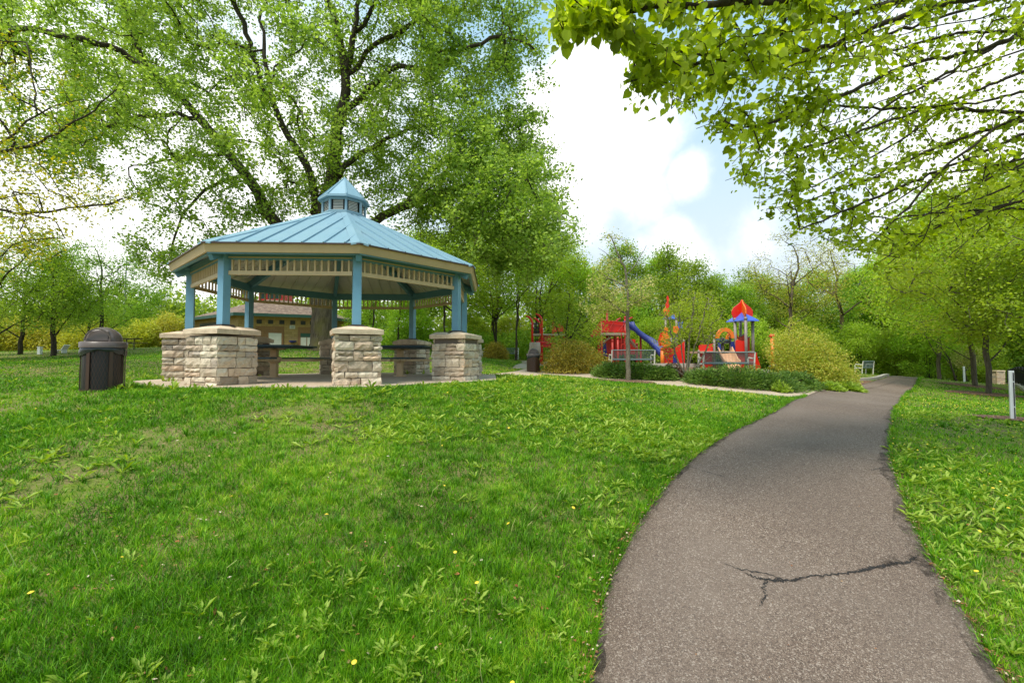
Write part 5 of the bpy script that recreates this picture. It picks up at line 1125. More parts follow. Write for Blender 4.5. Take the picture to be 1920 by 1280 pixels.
# yellowish tree reaching in from the left edge
rng = np.random.default_rng(17)
poly = [(-330, -40), (0, 60), (90, 110), (150, 150), (215, 160), (190, 230), (160, 290), (200, 360), (260, 372), (190, 400), (130, 440), (100, 480), (0, 520), (-330, 560)]
q = in_poly_pts(poly, 900, rng); X3 = PW(q[:, 0], q[:, 1], 12.5 + rng.uniform(-2.2, 2.2, len(q))); nzl = Noise3(rng, 12, 1.6); X3 = X3[nzl(X3) > -.1][:430]
tb = GX(-330, 12.5); tb.z -= .1
limbs = [([tb, P(-330, 500, 12.5), P(-310, 400, 12.5), P(-280, 250, 12.5), P(-260, 50, 12.5), P(-250, -120, 12.5)], .26, .07),
 (pl2((-300, 380, 12.5), (-120, 330, 12.3), (-20, 288, 12), (51, 277, 12), (102, 254, 11.8), (156, 219, 11.6), (188, 199, 11.5), (219, 168, 11.4)), .085, .015), (pl2((-300, 390, 12.5), (-60, 310, 12.7), (0, 273, 12.8), (39, 238, 12.8), (70, 213, 12.8), (117, 191, 12.8), (164, 187, 12.8)), .07, .012),
 (pl2((-315, 460, 12.5), (-100, 395, 12.5), (-10, 392, 12.5), (23, 395, 12.5), (62, 402, 12.4), (109, 395, 12.2), (148, 387, 12), (195, 381, 12), (250, 371, 12)), .06, .012), (pl2((70, 213, 12.8), (65, 150, 12.9), (50, 80, 13)), .035, .01)]
pos, par, r, tips, dr = grow(limbs, X3, rng, .3, .006, .42, .05, EYE + 1.5, .006)
C = sample_leaves(pos, tips, dr, rng, 24, .24, True, par); t = thing('yellow_leaved_tree', 'sparse tree with yellowish new leaves reaching in from the left edge', 'tree', tb); B0 = np.array(tb)
o = bpy.data.objects.new('trunk', wood_mesh('trunk', pos - B0, par, r, M['bark_dark'])); COL.objects.link(o); o.parent = t
o = bpy.data.objects.new('crown', leaf_mesh('crown', C - B0, rng, .085, M['leaf_yellow'], up=.3, droop=.5, aspect=.6)); COL.objects.link(o); o.parent = t

# generic trees: prototypes
def proto(seed, H=12, R=4, cb=.25, tr=.2, nt=380, per=45, size=.17, sig=.42, leaf='leaf_wood', bark='bark_dark', forks=1, nlimb=7, lean=.05, gap=-.2, flat=.85, twig=.014, step=.6, minr=.012, up=.4, topfill=1.0, droop=.2, aspect=.75):
    rng = np.random.default_rng(seed); h0 = H * cb; limbs = []; lf = np.array([rng.normal(0, lean), rng.normal(0, lean)]); cz = (H + h0) / 2; rz_ = (H - h0) / 2
    stems = []
    for f in range(forks):
        a = rng.uniform(0, 6.28) if forks > 1 else 0; sp = (rng.uniform(.25, .6) * R if forks > 1 else 0); zz = np.linspace(0, H * rng.uniform(.8, .92), 7)
        pts = [(lf[0] * z + math.cos(a + f * 6.28 / forks) * sp * (z / H) ** 1.1 + rng.normal(0, .02 * z + .01), lf[1] * z + math.sin(a + f * 6.28 / forks) * sp * (z / H) ** 1.1 + rng.normal(0, .02 * z + .01), z - (.2 if z == 0 else 0)) for z in zz]
        stems.append(pts); limbs.append((pts, tr / math.sqrt(forks), tr * .2))
    for i in range(nlimb):
        st = stems[i % forks]; k = rng.uniform(.25, .8); z0 = h0 * .9 + (H - h0) * .75 * k * rng.uniform(.3, 1); j = min(len(st) - 2, int(z0 / H * 6 / .88)); p0 = np.array(st[j]); a = i * 2.4 + rng.uniform(-.4, .4); L0 = R * rng.uniform(.6, .95) * math.sqrt(max(.15, 1 - ((p0[2] + .8 - cz) / rz_) ** 2 * .7))
        d = np.array([math.cos(a), math.sin(a), 0]); limbs.append(([p0, p0 + d * L0 * .35 + [0, 0, L0 * .3], p0 + d * L0 * .7 + [0, 0, L0 * .55], p0 + d * L0 * 1.0 + [0, 0, L0 * .75]], tr * .38, tr * .1))
    T = []; nn = Noise3(rng, 12, 2.2 / R * 1.6)
    X = rng.uniform(-1, 1, (nt * 9, 3)); X = X[(np.linalg.norm(X, axis=1) < 1)]; prof = 1 - .35 * np.clip(X[:, 2], 0, 1); X[:, :2] *= prof[:, None]; rr = np.linalg.norm(X, axis=1); X = X[rng.uniform(0, 1, len(X)) < .35 + .65 * rr ** 1.5]
    X = X * np.array([R, R, rz_]) + np.array([lf[0] * cz, lf[1] * cz, cz]); X = X[nn(X) > gap][:nt]
    pos, par, r, tips, dr = grow(limbs, X, rng, step, twig * .7, .38, .07, h0 * .8, minr)
    C = sample_leaves(pos, tips, dr, rng, per, sig, True, par); C = C[C[:, 2] > .05]
    return wood_mesh('trunk', pos, par, r, M[bark]), leaf_mesh('crown', C, rng, size, M[leaf], up=up, droop=droop, aspect=aspect), H
PR = {
 'broad': proto(101, 12, 4.4, .16, .22, 420, 46, .19, .48),
 'tall': proto(102, 15, 3.6, .22, .22, 420, 44, .19, .48, nlimb=9),
 'airy': proto(103, 14, 4.0, .30, .17, 300, 34, .17, .45, forks=3, gap=.0, leaf='leaf_light', nlimb=9),
 'low': proto(104, 6, 3.2, .04, .10, 330, 46, .16, .36, forks=3, leaf='leaf_light'),
 'thicket': proto(105, 8, 3.6, .06, .12, 380, 40, .17, .42, forks=4, leaf='leaf_light'),
 'thin': proto(106, 13, 2.6, .42, .12, 200, 36, .16, .42, forks=2, gap=-.05, leaf='leaf_light', nlimb=6),
 'old': proto(107, 14, 4.6, .38, .25, 560, 12, .12, .38, forks=1, gap=-.1, leaf='leaf_willow', bark='bark', nlimb=11, lean=.07, twig=.014, minr=.012),
 'maple': proto(108, 9.5, 3.7, .20, .10, 520, 40, gap=-.06, lean=.015, size=.115, sig=.30, leaf='leaf_light', bark='bark_mid', nlimb=11, droop=.6),
 'leftgreen': proto(109, 8.5, 4.4, .17, .17, 460, 34, .12, .32, leaf='leaf_wood', nlimb=10, lean=.04),
}
LM = [(-150, 'beyond the left edge'), (60, 'at the far left'), (140, 'behind the mesh litter bin'), (240, 'behind the light mast'), (330, 'left of the park building'), (480, 'behind the park building roof'), (650, 'behind the cottonwood trunk'), (740, 'behind the right shelter bay'), (830, 'behind the right shelter posts'), (920, 'right of the shelter roof'),
      (985, 'left of the small distant litter bin'), (1035, 'behind the small distant litter bin'), (1085, 'behind the brown shrub'), (1130, 'left of the blossoming tree'), (1180, 'directly behind the blossoming tree'), (1225, 'behind the blue slide'), (1275, 'behind the flame spire tower'), (1330, 'between the two castle towers'), (1395, 'behind the red onion dome'), (1450, 'behind the lone orange post'),
      (1510, 'behind the yellow shrub'), (1570, 'right behind the yellow shrub end'), (1630, 'behind the distant blue grey bench'), (1690, 'where the asphalt path ends'), (1750, 'just right of the path end'), (1810, 'behind the plain white post'), (1870, 'behind the stone pillar'), (1960, 'behind the black fence'), (2100, 'beyond the right edge')]
used = {}
tone = {'broad': 'broad leafy green', 'tall': 'tall full green', 'airy': 'airy light green', 'low': 'low fresh green', 'thicket': 'bushy mid green', 'thin': 'thin pale green', 'old': 'gnarled nearly bare old', 'maple': 'bright green drooping maple', 'leftgreen': 'spreading green'}
def plant(kind, px, Y, ytop=None, sc=None, name='woodland_tree', rs=0, label=None, wide=1.0, group='trees of the surrounding wood'):
    w, c, H = PR[kind]; p = GX(px, Y); 
    if ytop is not None: h = P(px, ytop, Y).z - p.z; sc = h / H
    lm = min(LM, key=lambda a: abs(a[0] - px))[1]; row = 'front row' if Y < 37 else 'middle row' if Y < 46 else 'back row'
    lb = label or f'{tone[kind]} tree in the {row} {lm}'
    if lb in used:
        used[lb] += 1; lb = lb.replace(' tree in', [' small crowned tree in', ' wide crowned tree in', ' leaning tree in'][used[lb] % 3])
    used.setdefault(lb, 0)
    return tree_obj(name, lb, 'tree', p, w, c, rs, (sc * wide, sc * wide, sc), group)
R_ = random.Random(77)
rows = [ # kind, px, Y, ytop
 ('broad', -120, 44, 560), ('thicket', -60, 34, 600), ('broad', 300, 62, 552), ('broad', 350, 66, 560), ('tall', 250, 60, 560), ('low', 318, 50, 590), ('thicket', 60, 52, 585), ('broad', 180, 55, 565),
 ('broad', 690, 44, 520), ('thin', 700, 34, 470), ('thin', 745, 37, 440), ('tall', 790, 46, 430), ('thicket', 770, 38, 560), ('thin', 835, 35, 430), ('airy', 860, 40, 400), ('thicket', 870, 42, 580), ('tall', 920, 46, 400), ('airy', 930, 37, 430), ('thin', 968, 34, 420), ('airy', 1005, 38, 415), ('tall', 1030, 46, 430), ('thicket', 960, 44, 590), ('thicket', 900, 47, 600), ('airy', 1070, 40, 460),
 ('broad', 1105, 44, 490), ('thicket', 1135, 38, 560), ('tall', 1165, 42, 455), ('broad', 1190, 38, 530), ('tall', 1225, 44, 470), ('broad', 1268, 40, 462), ('thicket', 1225, 35, 590), ('thicket', 1300, 36, 560), ('broad', 1320, 46, 520), ('broad', 1362, 40, 515), ('thicket', 1400, 35, 585), ('broad', 1420, 44, 500),
 ('old', 1478, 34, 420), ('broad', 1462, 42, 520), ('thicket', 1500, 36, 590), ('broad', 1535, 42, 500), ('old', 1592, 38, 440), ('tall', 1585, 44, 500), ('thicket', 1610, 37, 600), ('tall', 1640, 42, 485), ('tall', 1700, 44, 450), ('thicket', 1680, 36, 610), ('broad', 1745, 40, 395), ('thicket', 1740, 33, 590), ('tall', 1800, 42, 340), ('broad', 1860, 40, 320), ('thicket', 1790, 34, 600), ('tall', 1925, 42, 290), ('thicket', 1870, 44, 600), ('thicket', 1960, 40, 590), ('broad', 2050, 40, 420), ('low', 1830, 38, 640)]
for k, px, Y, yt in rows: plant(k, px, Y, yt, rs=R_.uniform(0, 6.28), wide=R_.uniform(.95, 1.2))
G2 = 'trees on the left lawn'
plant('leftgreen', 101, 24, 440, name='lawn_tree', rs=2.2, label='spreading green lawn tree with dark trunk directly left of the mesh litter bin', group=G2)
plant('leftgreen', 38, 26, 470, name='lawn_tree', rs=.4, label='green lawn tree with upright trunk second in from the left edge', group=G2)
plant('leftgreen', -15, 21, 400, name='lawn_tree', rs=4.0, label='green lawn tree whose trunk stands at the very left edge', group=G2)
plant('leftgreen', 165, 36, 520, name='lawn_tree', rs=1.2, label='lower green tree behind the light mast and litter bin', group=G2)
plant('leftgreen', 192, 31, 455, name='lawn_tree', rs=3.3, label='taller green tree right behind the foot of the light mast', group=G2)
G3 = 'young maples on the right lawn'
plant('maple', 1850, 19.8, 310, name='maple_tree', rs=1.0, label='bright green maple with pale straight trunk in the nearer mulch ring on the right', group=G3, wide=.95)
plant('maple', 1826, 24, 360, name='maple_tree', rs=3.0, label='bright green maple with leaning dark trunk in the farther mulch ring on the right', group=G3)
plant('maple', 1990, 17, 330, name='maple_tree', rs=5.0, label='bright green maple overhanging the black fence at the right edge', group=G3)
plant('maple', 1760, 31, 400, name='maple_tree', rs=4.4, label='bright green maple left of the far plain white post', group=G3)
# blossoming little tree by the walk
def small_tree(name, label, px, Y, limbs, poly, n, hd, per, sig, size, leaf, bark, seed, step=.22, twig=.006, minr=.006, fr=1.4, gap=-.3, cat='tree', zmin=-9, droop=.2, aspect=.75, pw=.42):
    rng = np.random.default_rng(seed); b = GX(px, Y); q = in_poly_pts(poly, n * 3, rng); e = edge_dist(poly, q); s = np.sqrt(np.clip(e / e.max(), .04, 1)); X = PW(q[:, 0], q[:, 1], Y + hd * s * rng.uniform(-1, 1, len(q))); X = X[Noise3(rng, 12, fr)(X) > gap][:n]
    lb = [([P(x, y, Y + (d[0] if d else 0)) for x, y, *d in pts], r0, r1) for pts, r0, r1 in limbs]
    for pts, _, _ in lb[:1]: pts[0] = Vector((b.x, b.y, b.z - .1))
    pos, par, r, tips, dr = grow(lb, X, rng, step, twig, pw, .03, zmin, minr); C = sample_leaves(pos, tips, dr, rng, per, sig, True, par); B0 = np.array(b)
    C = C[C[:, 2] > b.z + .05]
    return tree_obj(name, label, cat, b, wood_mesh('trunk', pos - B0, par, r, M[bark]), leaf_mesh('crown', C - B0, rng, size, M[leaf], up=.3, droop=droop, aspect=aspect))
small_tree('blossoming_tree', 'slim crooked tree with scarce cream blossom in a mulch ring before the park bench', 1178, 16.2,
 [([(1178, 712), (1177, 640), (1176, 590), (1178, 560), (1174, 520), (1172, 500), (1160, 480), (1148, 455), (1142, 438)], .095, .014), ([(1177, 590), (1160, 578), (1148, 570), (1134, 562, .3)], .030, .008), ([(1180, 572), (1195, 565), (1210, 560, -.3)], .028, .008), ([(1177, 540), (1155, 530), (1140, 520, .4), (1122, 510, .6)], .022, .007), ([(1174, 515), (1190, 500), (1205, 480), (1212, 460)], .022, .007), ([(1168, 495), (1140, 480), (1122, 465)], .02, .006), ([(1178, 560), (1200, 535), (1225, 520)], .02, .006)],
 [(1085, 575), (1105, 540), (1110, 500), (1120, 455), (1145, 435), (1175, 450), (1215, 455), (1240, 490), (1245, 530), (1225, 570), (1190, 575), (1150, 590), (1115, 600)], 300, 1.3, 13, .12, .07, 'leaf_blossom', 'bark_light', 31, twig=.005, minr=.005, gap=-.1)
small_tree('young_tree', 'light green feathery small tree rising out of the brown shrub', 1060, 22, [([(1060, 700), (1060, 660), (1062, 620), (1066, 580), (1068, 550)], .09, .02), ([(1060, 655), (1048, 630), (1038, 600)], .05, .015), ([(1061, 650), (1078, 620), (1090, 590)], .05, .015), ([(1061, 640), (1100, 600), (1115, 590)], .03, .01)],
 [(1020, 600), (1030, 570), (1055, 548), (1090, 552), (1120, 570), (1135, 600), (1130, 640), (1100, 665), (1050, 665), (1025, 640)], 250, 1.4, 24, .17, .08, 'leaf_light', 'bark_dark', 32, .3, gap=-.15)
small_tree('multi_stem_tree', 'light green many stemmed shrub tree between the two park benches', 1287, 16.6, [([(1287, 712), (1288, 690), (1291, 640), (1298, 600), (1302, 560)], .05, .015), ([(1286, 705), (1270, 680), (1262, 640), (1255, 600)], .03, .01), ([(1288, 705), (1318, 672), (1330, 640), (1335, 600)], .03, .01), ([(1287, 706), (1296, 670), (1312, 620), (1325, 570)], .03, .01), ([(1286, 706), (1279, 670), (1276, 620), (1272, 575)], .03, .01), ([(1285, 706), (1258, 688), (1245, 662)], .022, .01), ([(1289, 706), (1306, 690), (1332, 668)], .022, .01)],
 [(1228, 640), (1235, 590), (1255, 560), (1290, 540), (1330, 545), (1362, 575), (1368, 610), (1350, 640), (1310, 650), (1290, 625), (1260, 665), (1240, 668)], 260, 1.25, 15, .15, .06, 'leaf_light', 'bark_light', 33, .22, gap=-.2)
small_tree('flowering_shrub', 'small cream flowering tree behind the far plain white post', 1812, 30, [([(1812, 712), (1808, 690), (1800, 675)], .05, .02), ([(1810, 695), (1822, 680), (1830, 665)], .03, .01)], [(1782, 680), (1790, 660), (1815, 650), (1835, 655), (1838, 685), (1815, 695)], 110, .9, 30, .16, .08, 'leaf_blossom', 'bark_dark', 34, .3)
small_tree('bare_sapling', 'small leaning bare sapling low at the wood edge right of the path end', 1792, 29, [([(1795, 710), (1785, 690), (1776, 665), (1765, 652)], .06, .02), ([(1785, 690), (1775, 672), (1752, 650)], .03, .01)], [(1745, 655), (1765, 640), (1780, 650), (1775, 665)], 30, .5, 6, .12, .07, 'leaf_light', 'bark_dark', 35, .3)

# ---------------------------------------------------------------- shrubs
def shrub(name, label, px, Y, rx, ry, h, n, size, leaf, seed, bark='bark_dark', lump=.22, spike=False, cat='shrub', sunk=.1, aspect=.6, up=.3, group=None, core=True):
    rng = np.random.default_rng(seed); b = GX(px, Y); a = rng.uniform(0, 2 * np.pi, n); cz = rng.uniform(-.12, 1, n); e = np.arcsin(np.clip(cz, -1, 1)); U = np.stack([np.cos(e) * np.cos(a), np.cos(e) * np.sin(a), np.sin(e)], 1)
    nn = Noise3(rng, 14, 2.4); n2 = Noise3(rng, 14, 6.0); n3 = Noise3(rng, 16, 13.0); rad = (1 + lump * nn(U) + lump * .6 * n2(U) + .14 * n3(U)); t = rng.beta(2.6, 1.2, n); C = U * (rad * t)[:, None] * np.array([rx, ry, h]); C[:, 2] += sunk * h
    g = hz_(C[:, 0] + b.x, C[:, 1] + b.y) - b.z; C[:, 2] = np.maximum(C[:, 2], rng.uniform(.02, .12, n)) + g
    if spike: V, Fx, S = stamp(C, U * np.array([1, 1, .55]) + runit(rng, n) * .45 + [0, 0, .15], runit(rng, n), size * rng.uniform(.6, 1.5, n), size * .3 * np.ones(n), *LEAF_T); lm_ = np_mesh('foliage', V, Fx, S, M[leaf])
    else: lm_ = leaf_mesh('foliage', C, rng, size, M[leaf], up=up, aspect=aspect)
    limbs = []; T = U[:90] * (rad[:90] * rng.uniform(.6, 1.02, 90))[:, None] * np.array([rx, ry, h]) + [0, 0, sunk * h]; T = T[T[:, 2] > .15 * h]
    limbs = [([(0, 0, -.1), (0, 0, .1 * h), (rng.normal(0, .05), 0, .3 * h)], .03, .02)]
    pos, par, r, tips, dr = grow(limbs, T, rng, .25, .004, .4, .03, -9, .004)
    t = thing(name, label, cat, b, 0, group); o = bpy.data.objects.new('stems', wood_mesh('stems', pos, par, r, M[bark])); COL.objects.link(o); o.parent = t
    o = bpy.data.objects.new('foliage', lm_); COL.objects.link(o); o.parent = t; return t
shrub('barberry_shrub', 'broad brownish green shrub right of the small distant litter bin', 1075, 20.3, 1.62, 1.3, 1.35, 15000, .07, 'leaf_barberry', 51, lump=.18)
shrub('spirea_shrub', 'large yellow green shrub beside the bend of the asphalt path', 1515, 18.0, 1.6, 1.4, 1.85, 24000, .07, 'leaf_spirea', 52, lump=.18)
shrub('spirea_shrub', 'smaller golden shrub lobe at the right of the large yellow shrub', 1570, 18.6, .75, .9, 1.2, 9000, .07, 'leaf_spirea', 53, lump=.2)
J = 'dark low junipers of the planting bed'
for i, (px, Y, rx, h, lb) in enumerate([(1150, 17.6, .85, .55, 'dark low juniper left of the blossoming tree trunk'), (1192, 17.2, 1.1, .62, 'dark low juniper right behind the blossoming tree trunk'), (1232, 17.0, .8, .5, 'dark low juniper beside the reddish shrub'), (1330, 15.9, .9, .5, 'dark low juniper right of the many stemmed shrub tree'), (1385, 15.6, 1.2, .62, 'dark low juniper below the second park bench'), (1440, 15.7, 1.1, .55, 'dark low juniper under the lone orange post'), (1490, 16.3, .85, .5, 'dark low juniper at the foot of the large yellow shrub')]):
    shrub('juniper_shrub', lb, px, Y, rx, .8, h, 6500, .10, 'leaf_juniper', 60 + i, lump=.2, spike=True, group=J)
shrub('red_shrub', 'small reddish brown shrub between the junipers', 1258, 17.2, .55, .5, .5, 2600, .06, 'leaf_red', 70)
shrub('daylily_clump', 'fresh green leafy clump right under the large yellow shrub', 1590, 16.8, .55, .4, .32, 1600, .16, 'weed', 71, spike=True, cat='plant'); shrub('daylily_clump', 'small light green leafy clump among the right end of the junipers', 1462, 15.0, .35, .3, .28, 700, .13, 'weed', 72, spike=True, cat='plant'); shrub('daylily_clump', 'pale green leafy clump on the mulch between juniper and path fork', 1555, 16.2, .45, .4, .3, 1200, .15, 'weed', 73, spike=True, cat='plant')
shrub('round_shrub', 'rounded brownish green bush far right of the shelter piers', 931, 34, 1.0, 1.0, 1.25, 6500, .09, 'leaf_barberry', 74, lump=.1)
shrub('willow_shrub', 'yellow willow bush beside the light mast', 255, 42, 2.1, 2, 2.6, 11000, .17, 'leaf_willow', 75, lump=.12); shrub('willow_shrub', 'light yellow green bush left of the shelter piers', 312, 44, 2.2, 2, 3.0, 11000, .17, 'leaf_willow', 76, lump=.2)
shrub('willow_shrub', 'golden willow hedge piece behind the two left lawn trunks', 55, 38, 4.5, 2, 2.9, 16000, .17, 'leaf_willow', 77, lump=.12); shrub('willow_shrub', 'golden willow hedge piece behind the domed lid of the litter bin', 175, 38, 3.0, 2, 2.2, 11000, .17, 'leaf_willow', 78, lump=.15); shrub('willow_shrub', 'golden willow hedge piece at the far left edge', -60, 36, 3.5, 2, 2.6, 11000, .17, 'leaf_willow', 79, lump=.15)

# ---------------------------------------------------------------- undergrowth and the far wood
def mass(name, seed, n, yr, xr, hfun, size, mat, base=0):
    rng = np.random.default_rng(seed); x = rng.uniform(*xr, n); y = rng.uniform(*yr, n) ; pxx = 960 + F * x / y
    nn = Noise3(rng, 14, .45); X = np.stack([x, y, 0 * x], 1); hh = hfun(pxx) * (1 + .35 * nn(X)); z = hh * rng.beta(1.2, 1.2, n); keep = z > 0; C = np.stack([x, y, hz_(x, y) + z + base], 1)[keep]
    o = bpy.data.objects.new(name, leaf_mesh(name, C, rng, size, M[mat], up=.3)); COL.objects.link(o); tag(o, kind='stuff'); return o
o = mass('undergrowth', 81, 90000, (37, 47), (-14, 62), lambda p: np.interp(p, [600, 700, 900, 1060, 1150, 1400, 1700, 1900, 2100], [1.0, 1.6, 2.0, 2.4, 3.6, 3.6, 4.0, 4.5, 4.5]), .22, 'leaf_wood'); tag(o, 'dense green undergrowth between the woodland trunks', 'undergrowth')
o = mass('far_wood', 82, 90000, (60, 74), (-90, 100), lambda p: np.interp(p, [-200, 200, 360, 600, 900, 1100, 1300, 1500, 1700, 1900, 2200], [7, 7, 7.5, 8, 8, 8.5, 8, 8, 9, 11, 11]), .5, 'leaf_wood'); tag(o, 'far green wood closing the view behind the park', 'wood')
# ---------------------------------------------------------------- grass, weeds, litter
rng = np.random.default_rng(90)
MASK_ALL = [p for p in MASKS]
PIERS = [(GCX + RP * math.cos(PH + k * math.pi / 4), GCY + RP * math.sin(PH + k * math.pi / 4)) for k in range(8)]
def lawn_pts(n, r0, r1, ang=(-58, 58), power=1.0):
    """points round the viewpoint, thinning out with distance"""
    a = np.radians(rng.uniform(*ang, n)); u = rng.uniform(0, 1, n)
    r = r0 * (r1 / r0) ** u if power == 0 else (r0 ** power + (r1 ** power - r0 ** power) * u) ** (1 / power)
    x = r * np.sin(a); y = r * np.cos(a); k = ~any_mask(x, y, MASK_ALL) & (y > .5); return x[k], y[k], r[k]
BARE = Noise3(rng, 18, 2.6)
def blades(n, r0, r1, h, w, power, clump=.6, seedf=1.0):
    x, y, r = lawn_pts(n, r0, r1, power=power)
    nn = Noise3(rng, 16, 2.3 * seedf); n1 = Noise3(rng, 14, .8); X = np.stack([x, y, 0 * x], 1); f = nn(X) * .6 + n1(X) * .5
    k = (f > -.5 + rng.uniform(-.3, .15, len(x))) & ((BARE(X) < .50 + rng.uniform(-.12, .3, len(x))) | (r > 14) | (rng.uniform(0, 1, len(x)) < .45)); x, y, r, f = x[k], y[k], r[k], f[k]
    C = np.stack([x, y, hz_(x, y) - .004], 1); m_ = len(x); U = np.stack([rng.normal(0, .42, m_), rng.normal(0, .42, m_), np.ones(m_)], 1); Nn = np.stack([rng.normal(size=m_), rng.normal(size=m_), np.zeros(m_) + .05], 1)
    hh = h * (1 + .45 * np.clip(f, -.8, 1)) * rng.uniform(.55, 1.35, m_) * np.interp(r, [2, 8, 25], [1, .95, .9]); ww = w * np.interp(r, [2, 6, 12, 30], [1, 1.9, 3.2, 7]) * rng.uniform(.7, 1.4, m_)
    Nn /= np.linalg.norm(Nn, axis=1, keepdims=True)
    # width template uses n-offset in widths: keep bend proportional to height
    T = ([(-.5, 0, 0), (.5, 0, 0), (-.36, .55, 0), (.36, .55, 0), (0, 1, 0)], BLADE_T[1]); V, Fx, S = stamp(C, U, Nn, hh, ww, *T); V = V.reshape(-1, 5, 3)
    b = (Nn * (hh * rng.uniform(.05, .55, m_))[:, None]); b[:, 2] = 0; V[:, 2:4] += b[:, None] * .28; V[:, 4] += b; V[:, 4, 2] -= np.linalg.norm(b, axis=1) * .35
    return V.reshape(-1, 3), Fx, S
def edge_blades(arr, n, sg):
    j = (rng.uniform(0, 1, n) ** 1.4 * (len(arr) - 2)).astype(int); d = arr[j + 1] - arr[j]; d /= np.linalg.norm(d, axis=1, keepdims=True) + 1e-9; nr = np.stack([d[:, 1], -d[:, 0]], 1) * sg
    wv = np.sin(j * .9) + np.sin(j * .37 + 1) + np.sin(j * .13); o_ = np.abs(rng.normal(0, .05, n)) - .010 + .006 * wv; q = arr[j] + d * rng.uniform(0, .05, (n, 1)) + nr * o_[:, None]
    C = np.stack([q[:, 0], q[:, 1], hz_(q[:, 0], q[:, 1]) + .004], 1); U = np.stack([-nr[:, 0] * .35 + rng.normal(0, .4, n), -nr[:, 1] * .35 + rng.normal(0, .4, n), np.ones(n)], 1); Nn = runit(rng, n); Nn[:, 2] = .05; hh = .06 * rng.uniform(.5, 1.5, n) * (1 + .2 * wv)
    r = np.hypot(q[:, 0], q[:, 1]); ww = .0035 * np.interp(r, [2, 6, 12, 30], [1, 1.9, 3.2, 7]); return stamp(C, U, Nn, hh, ww, *([(-.5, 0, 0), (.5, 0, 0), (-.36, .55, 1), (.36, .55, 1), (0, 1, 4)], BLADE_T[1]))
rpe = resample([(p[0], p[1]) for p in [ext(Rw[0], Rw[1], .5)] + Rw], 900); lpe = resample([(p[0], p[1]) for p in [ext(Lw[0], Lw[1], .5)] + Lw], 900)
def tufts(nt, per, r0, r1, h):
    x, y, r = lawn_pts(nt, r0, r1, power=0); m_ = len(x); C = np.repeat(np.stack([x, y], 1), per, axis=0) + rng.normal(0, .022, (m_ * per, 2)); n = len(C); C = np.stack([C[:, 0], C[:, 1], hz_(C[:, 0], C[:, 1]) - .004], 1)
    out = C[:, :2] - np.repeat(np.stack([x, y], 1), per, axis=0); U = np.stack([out[:, 0] * 14 + rng.normal(0, .2, n), out[:, 1] * 14 + rng.normal(0, .2, n), np.ones(n)], 1); Nn = np.stack([-out[:, 0], -out[:, 1], np.full(n, .01)], 1); hh = h * np.repeat(rng.uniform(.6, 1.3, m_), per) * rng.uniform(.6, 1.2, n)
    ww = .0036 * np.interp(np.repeat(r, per), [2, 6, 12, 30], [1, 1.8, 3, 6]); return stamp(C, U, Nn, hh, ww, *([(-.5, 0, 0), (.5, 0, 0), (-.36, .55, 0), (.36, .55, 0), (0, 1, -4)], BLADE_T[1]))
_sx = resample([pts[k] for k in (3, 4, 5, 6, 7, 0)] if False else [(GCX + 4.2 * math.cos(a), GCY + 4.2 * math.sin(a)) for a in np.linspace(math.pi * .95, 2.05 * math.pi, 20)], 500)
parts = [edge_blades(_sx, 9000, 1 if False else -1), tufts(4200, 26, 1.8, 14, .092), edge_blades(rpe, 9000, 1), edge_blades(lpe, 9000, -1), blades(420000, 1.6, 9, .062, .0035, 0), blades(260000, 7, 34, .065, .0036, 0), blades(60000, 20, 60, .07, .004, .6)]
V = np.concatenate([p[0] for p in parts]); offs = np.cumsum([0] + [len(p[0]) for p in parts[:-1]]); Fx = np.concatenate([p[1] + o_ for p, o_ in zip(parts, offs)]); S = np.concatenate([p[2] for p in parts])
o = bpy.data.objects.new('grass', np_mesh('grass', V, Fx, S, M['grass'])); COL.objects.link(o); tag(o, 'short bright green spring lawn grass', 'grass', kind='stuff'); print('blades', len(S) / 2)
# dandelion plants: leaf rosettes, stalks and yellow heads
def rosettes(n, r0, r1, dens, L0, per=9):
    x, y, r = lawn_pts(n, r0, r1, power=0); nn = Noise3(rng, 14, 1.1); X = np.stack([x, y, 0 * x], 1); w = np.interp(x + .25 * y, [-6, -2, 0, 4], [.12, .3, 1, 1]) * np.interp(r, [2, 3.2, 4.5], [.25, .45, 1]); k = rng.uniform(0, 1, len(x)) < w * np.clip(.38 + nn(X) * 1.8, 0, 1) * dens; x, y, r = x[k], y[k], r[k]; m_ = len(x)
    a = rng.uniform(0, 6.28, (m_, 1)) + np.arange(per)[None, :] * 2 * np.pi / per + rng.normal(0, .3, (m_, per)); el = rng.uniform(.1, .8, (m_, per)); C = np.repeat(np.stack([x, y, hz_(x, y) + .012], 1), per, axis=0)
    U = np.stack([np.cos(a) * np.cos(el), np.sin(a) * np.cos(el), np.sin(el)], -1).reshape(-1, 3); Nn = np.tile([0, 0, 1.0], (len(U), 1)) + rng.normal(0, .15, U.shape); Lg = L0 * rng.uniform(.35, 1.4, len(U)) * np.repeat(rng.uniform(.5, 1.5, m_), per)
    return stamp(C, U, Nn, Lg, Lg * .25, *WEED_T), (x, y, r)
A1, (x1, y1, r1) = rosettes(8000, 1.9, 9, .8, .062); A2, (x2, y2, r2) = rosettes(17000, 5.5, 26, .7, .085, 7)
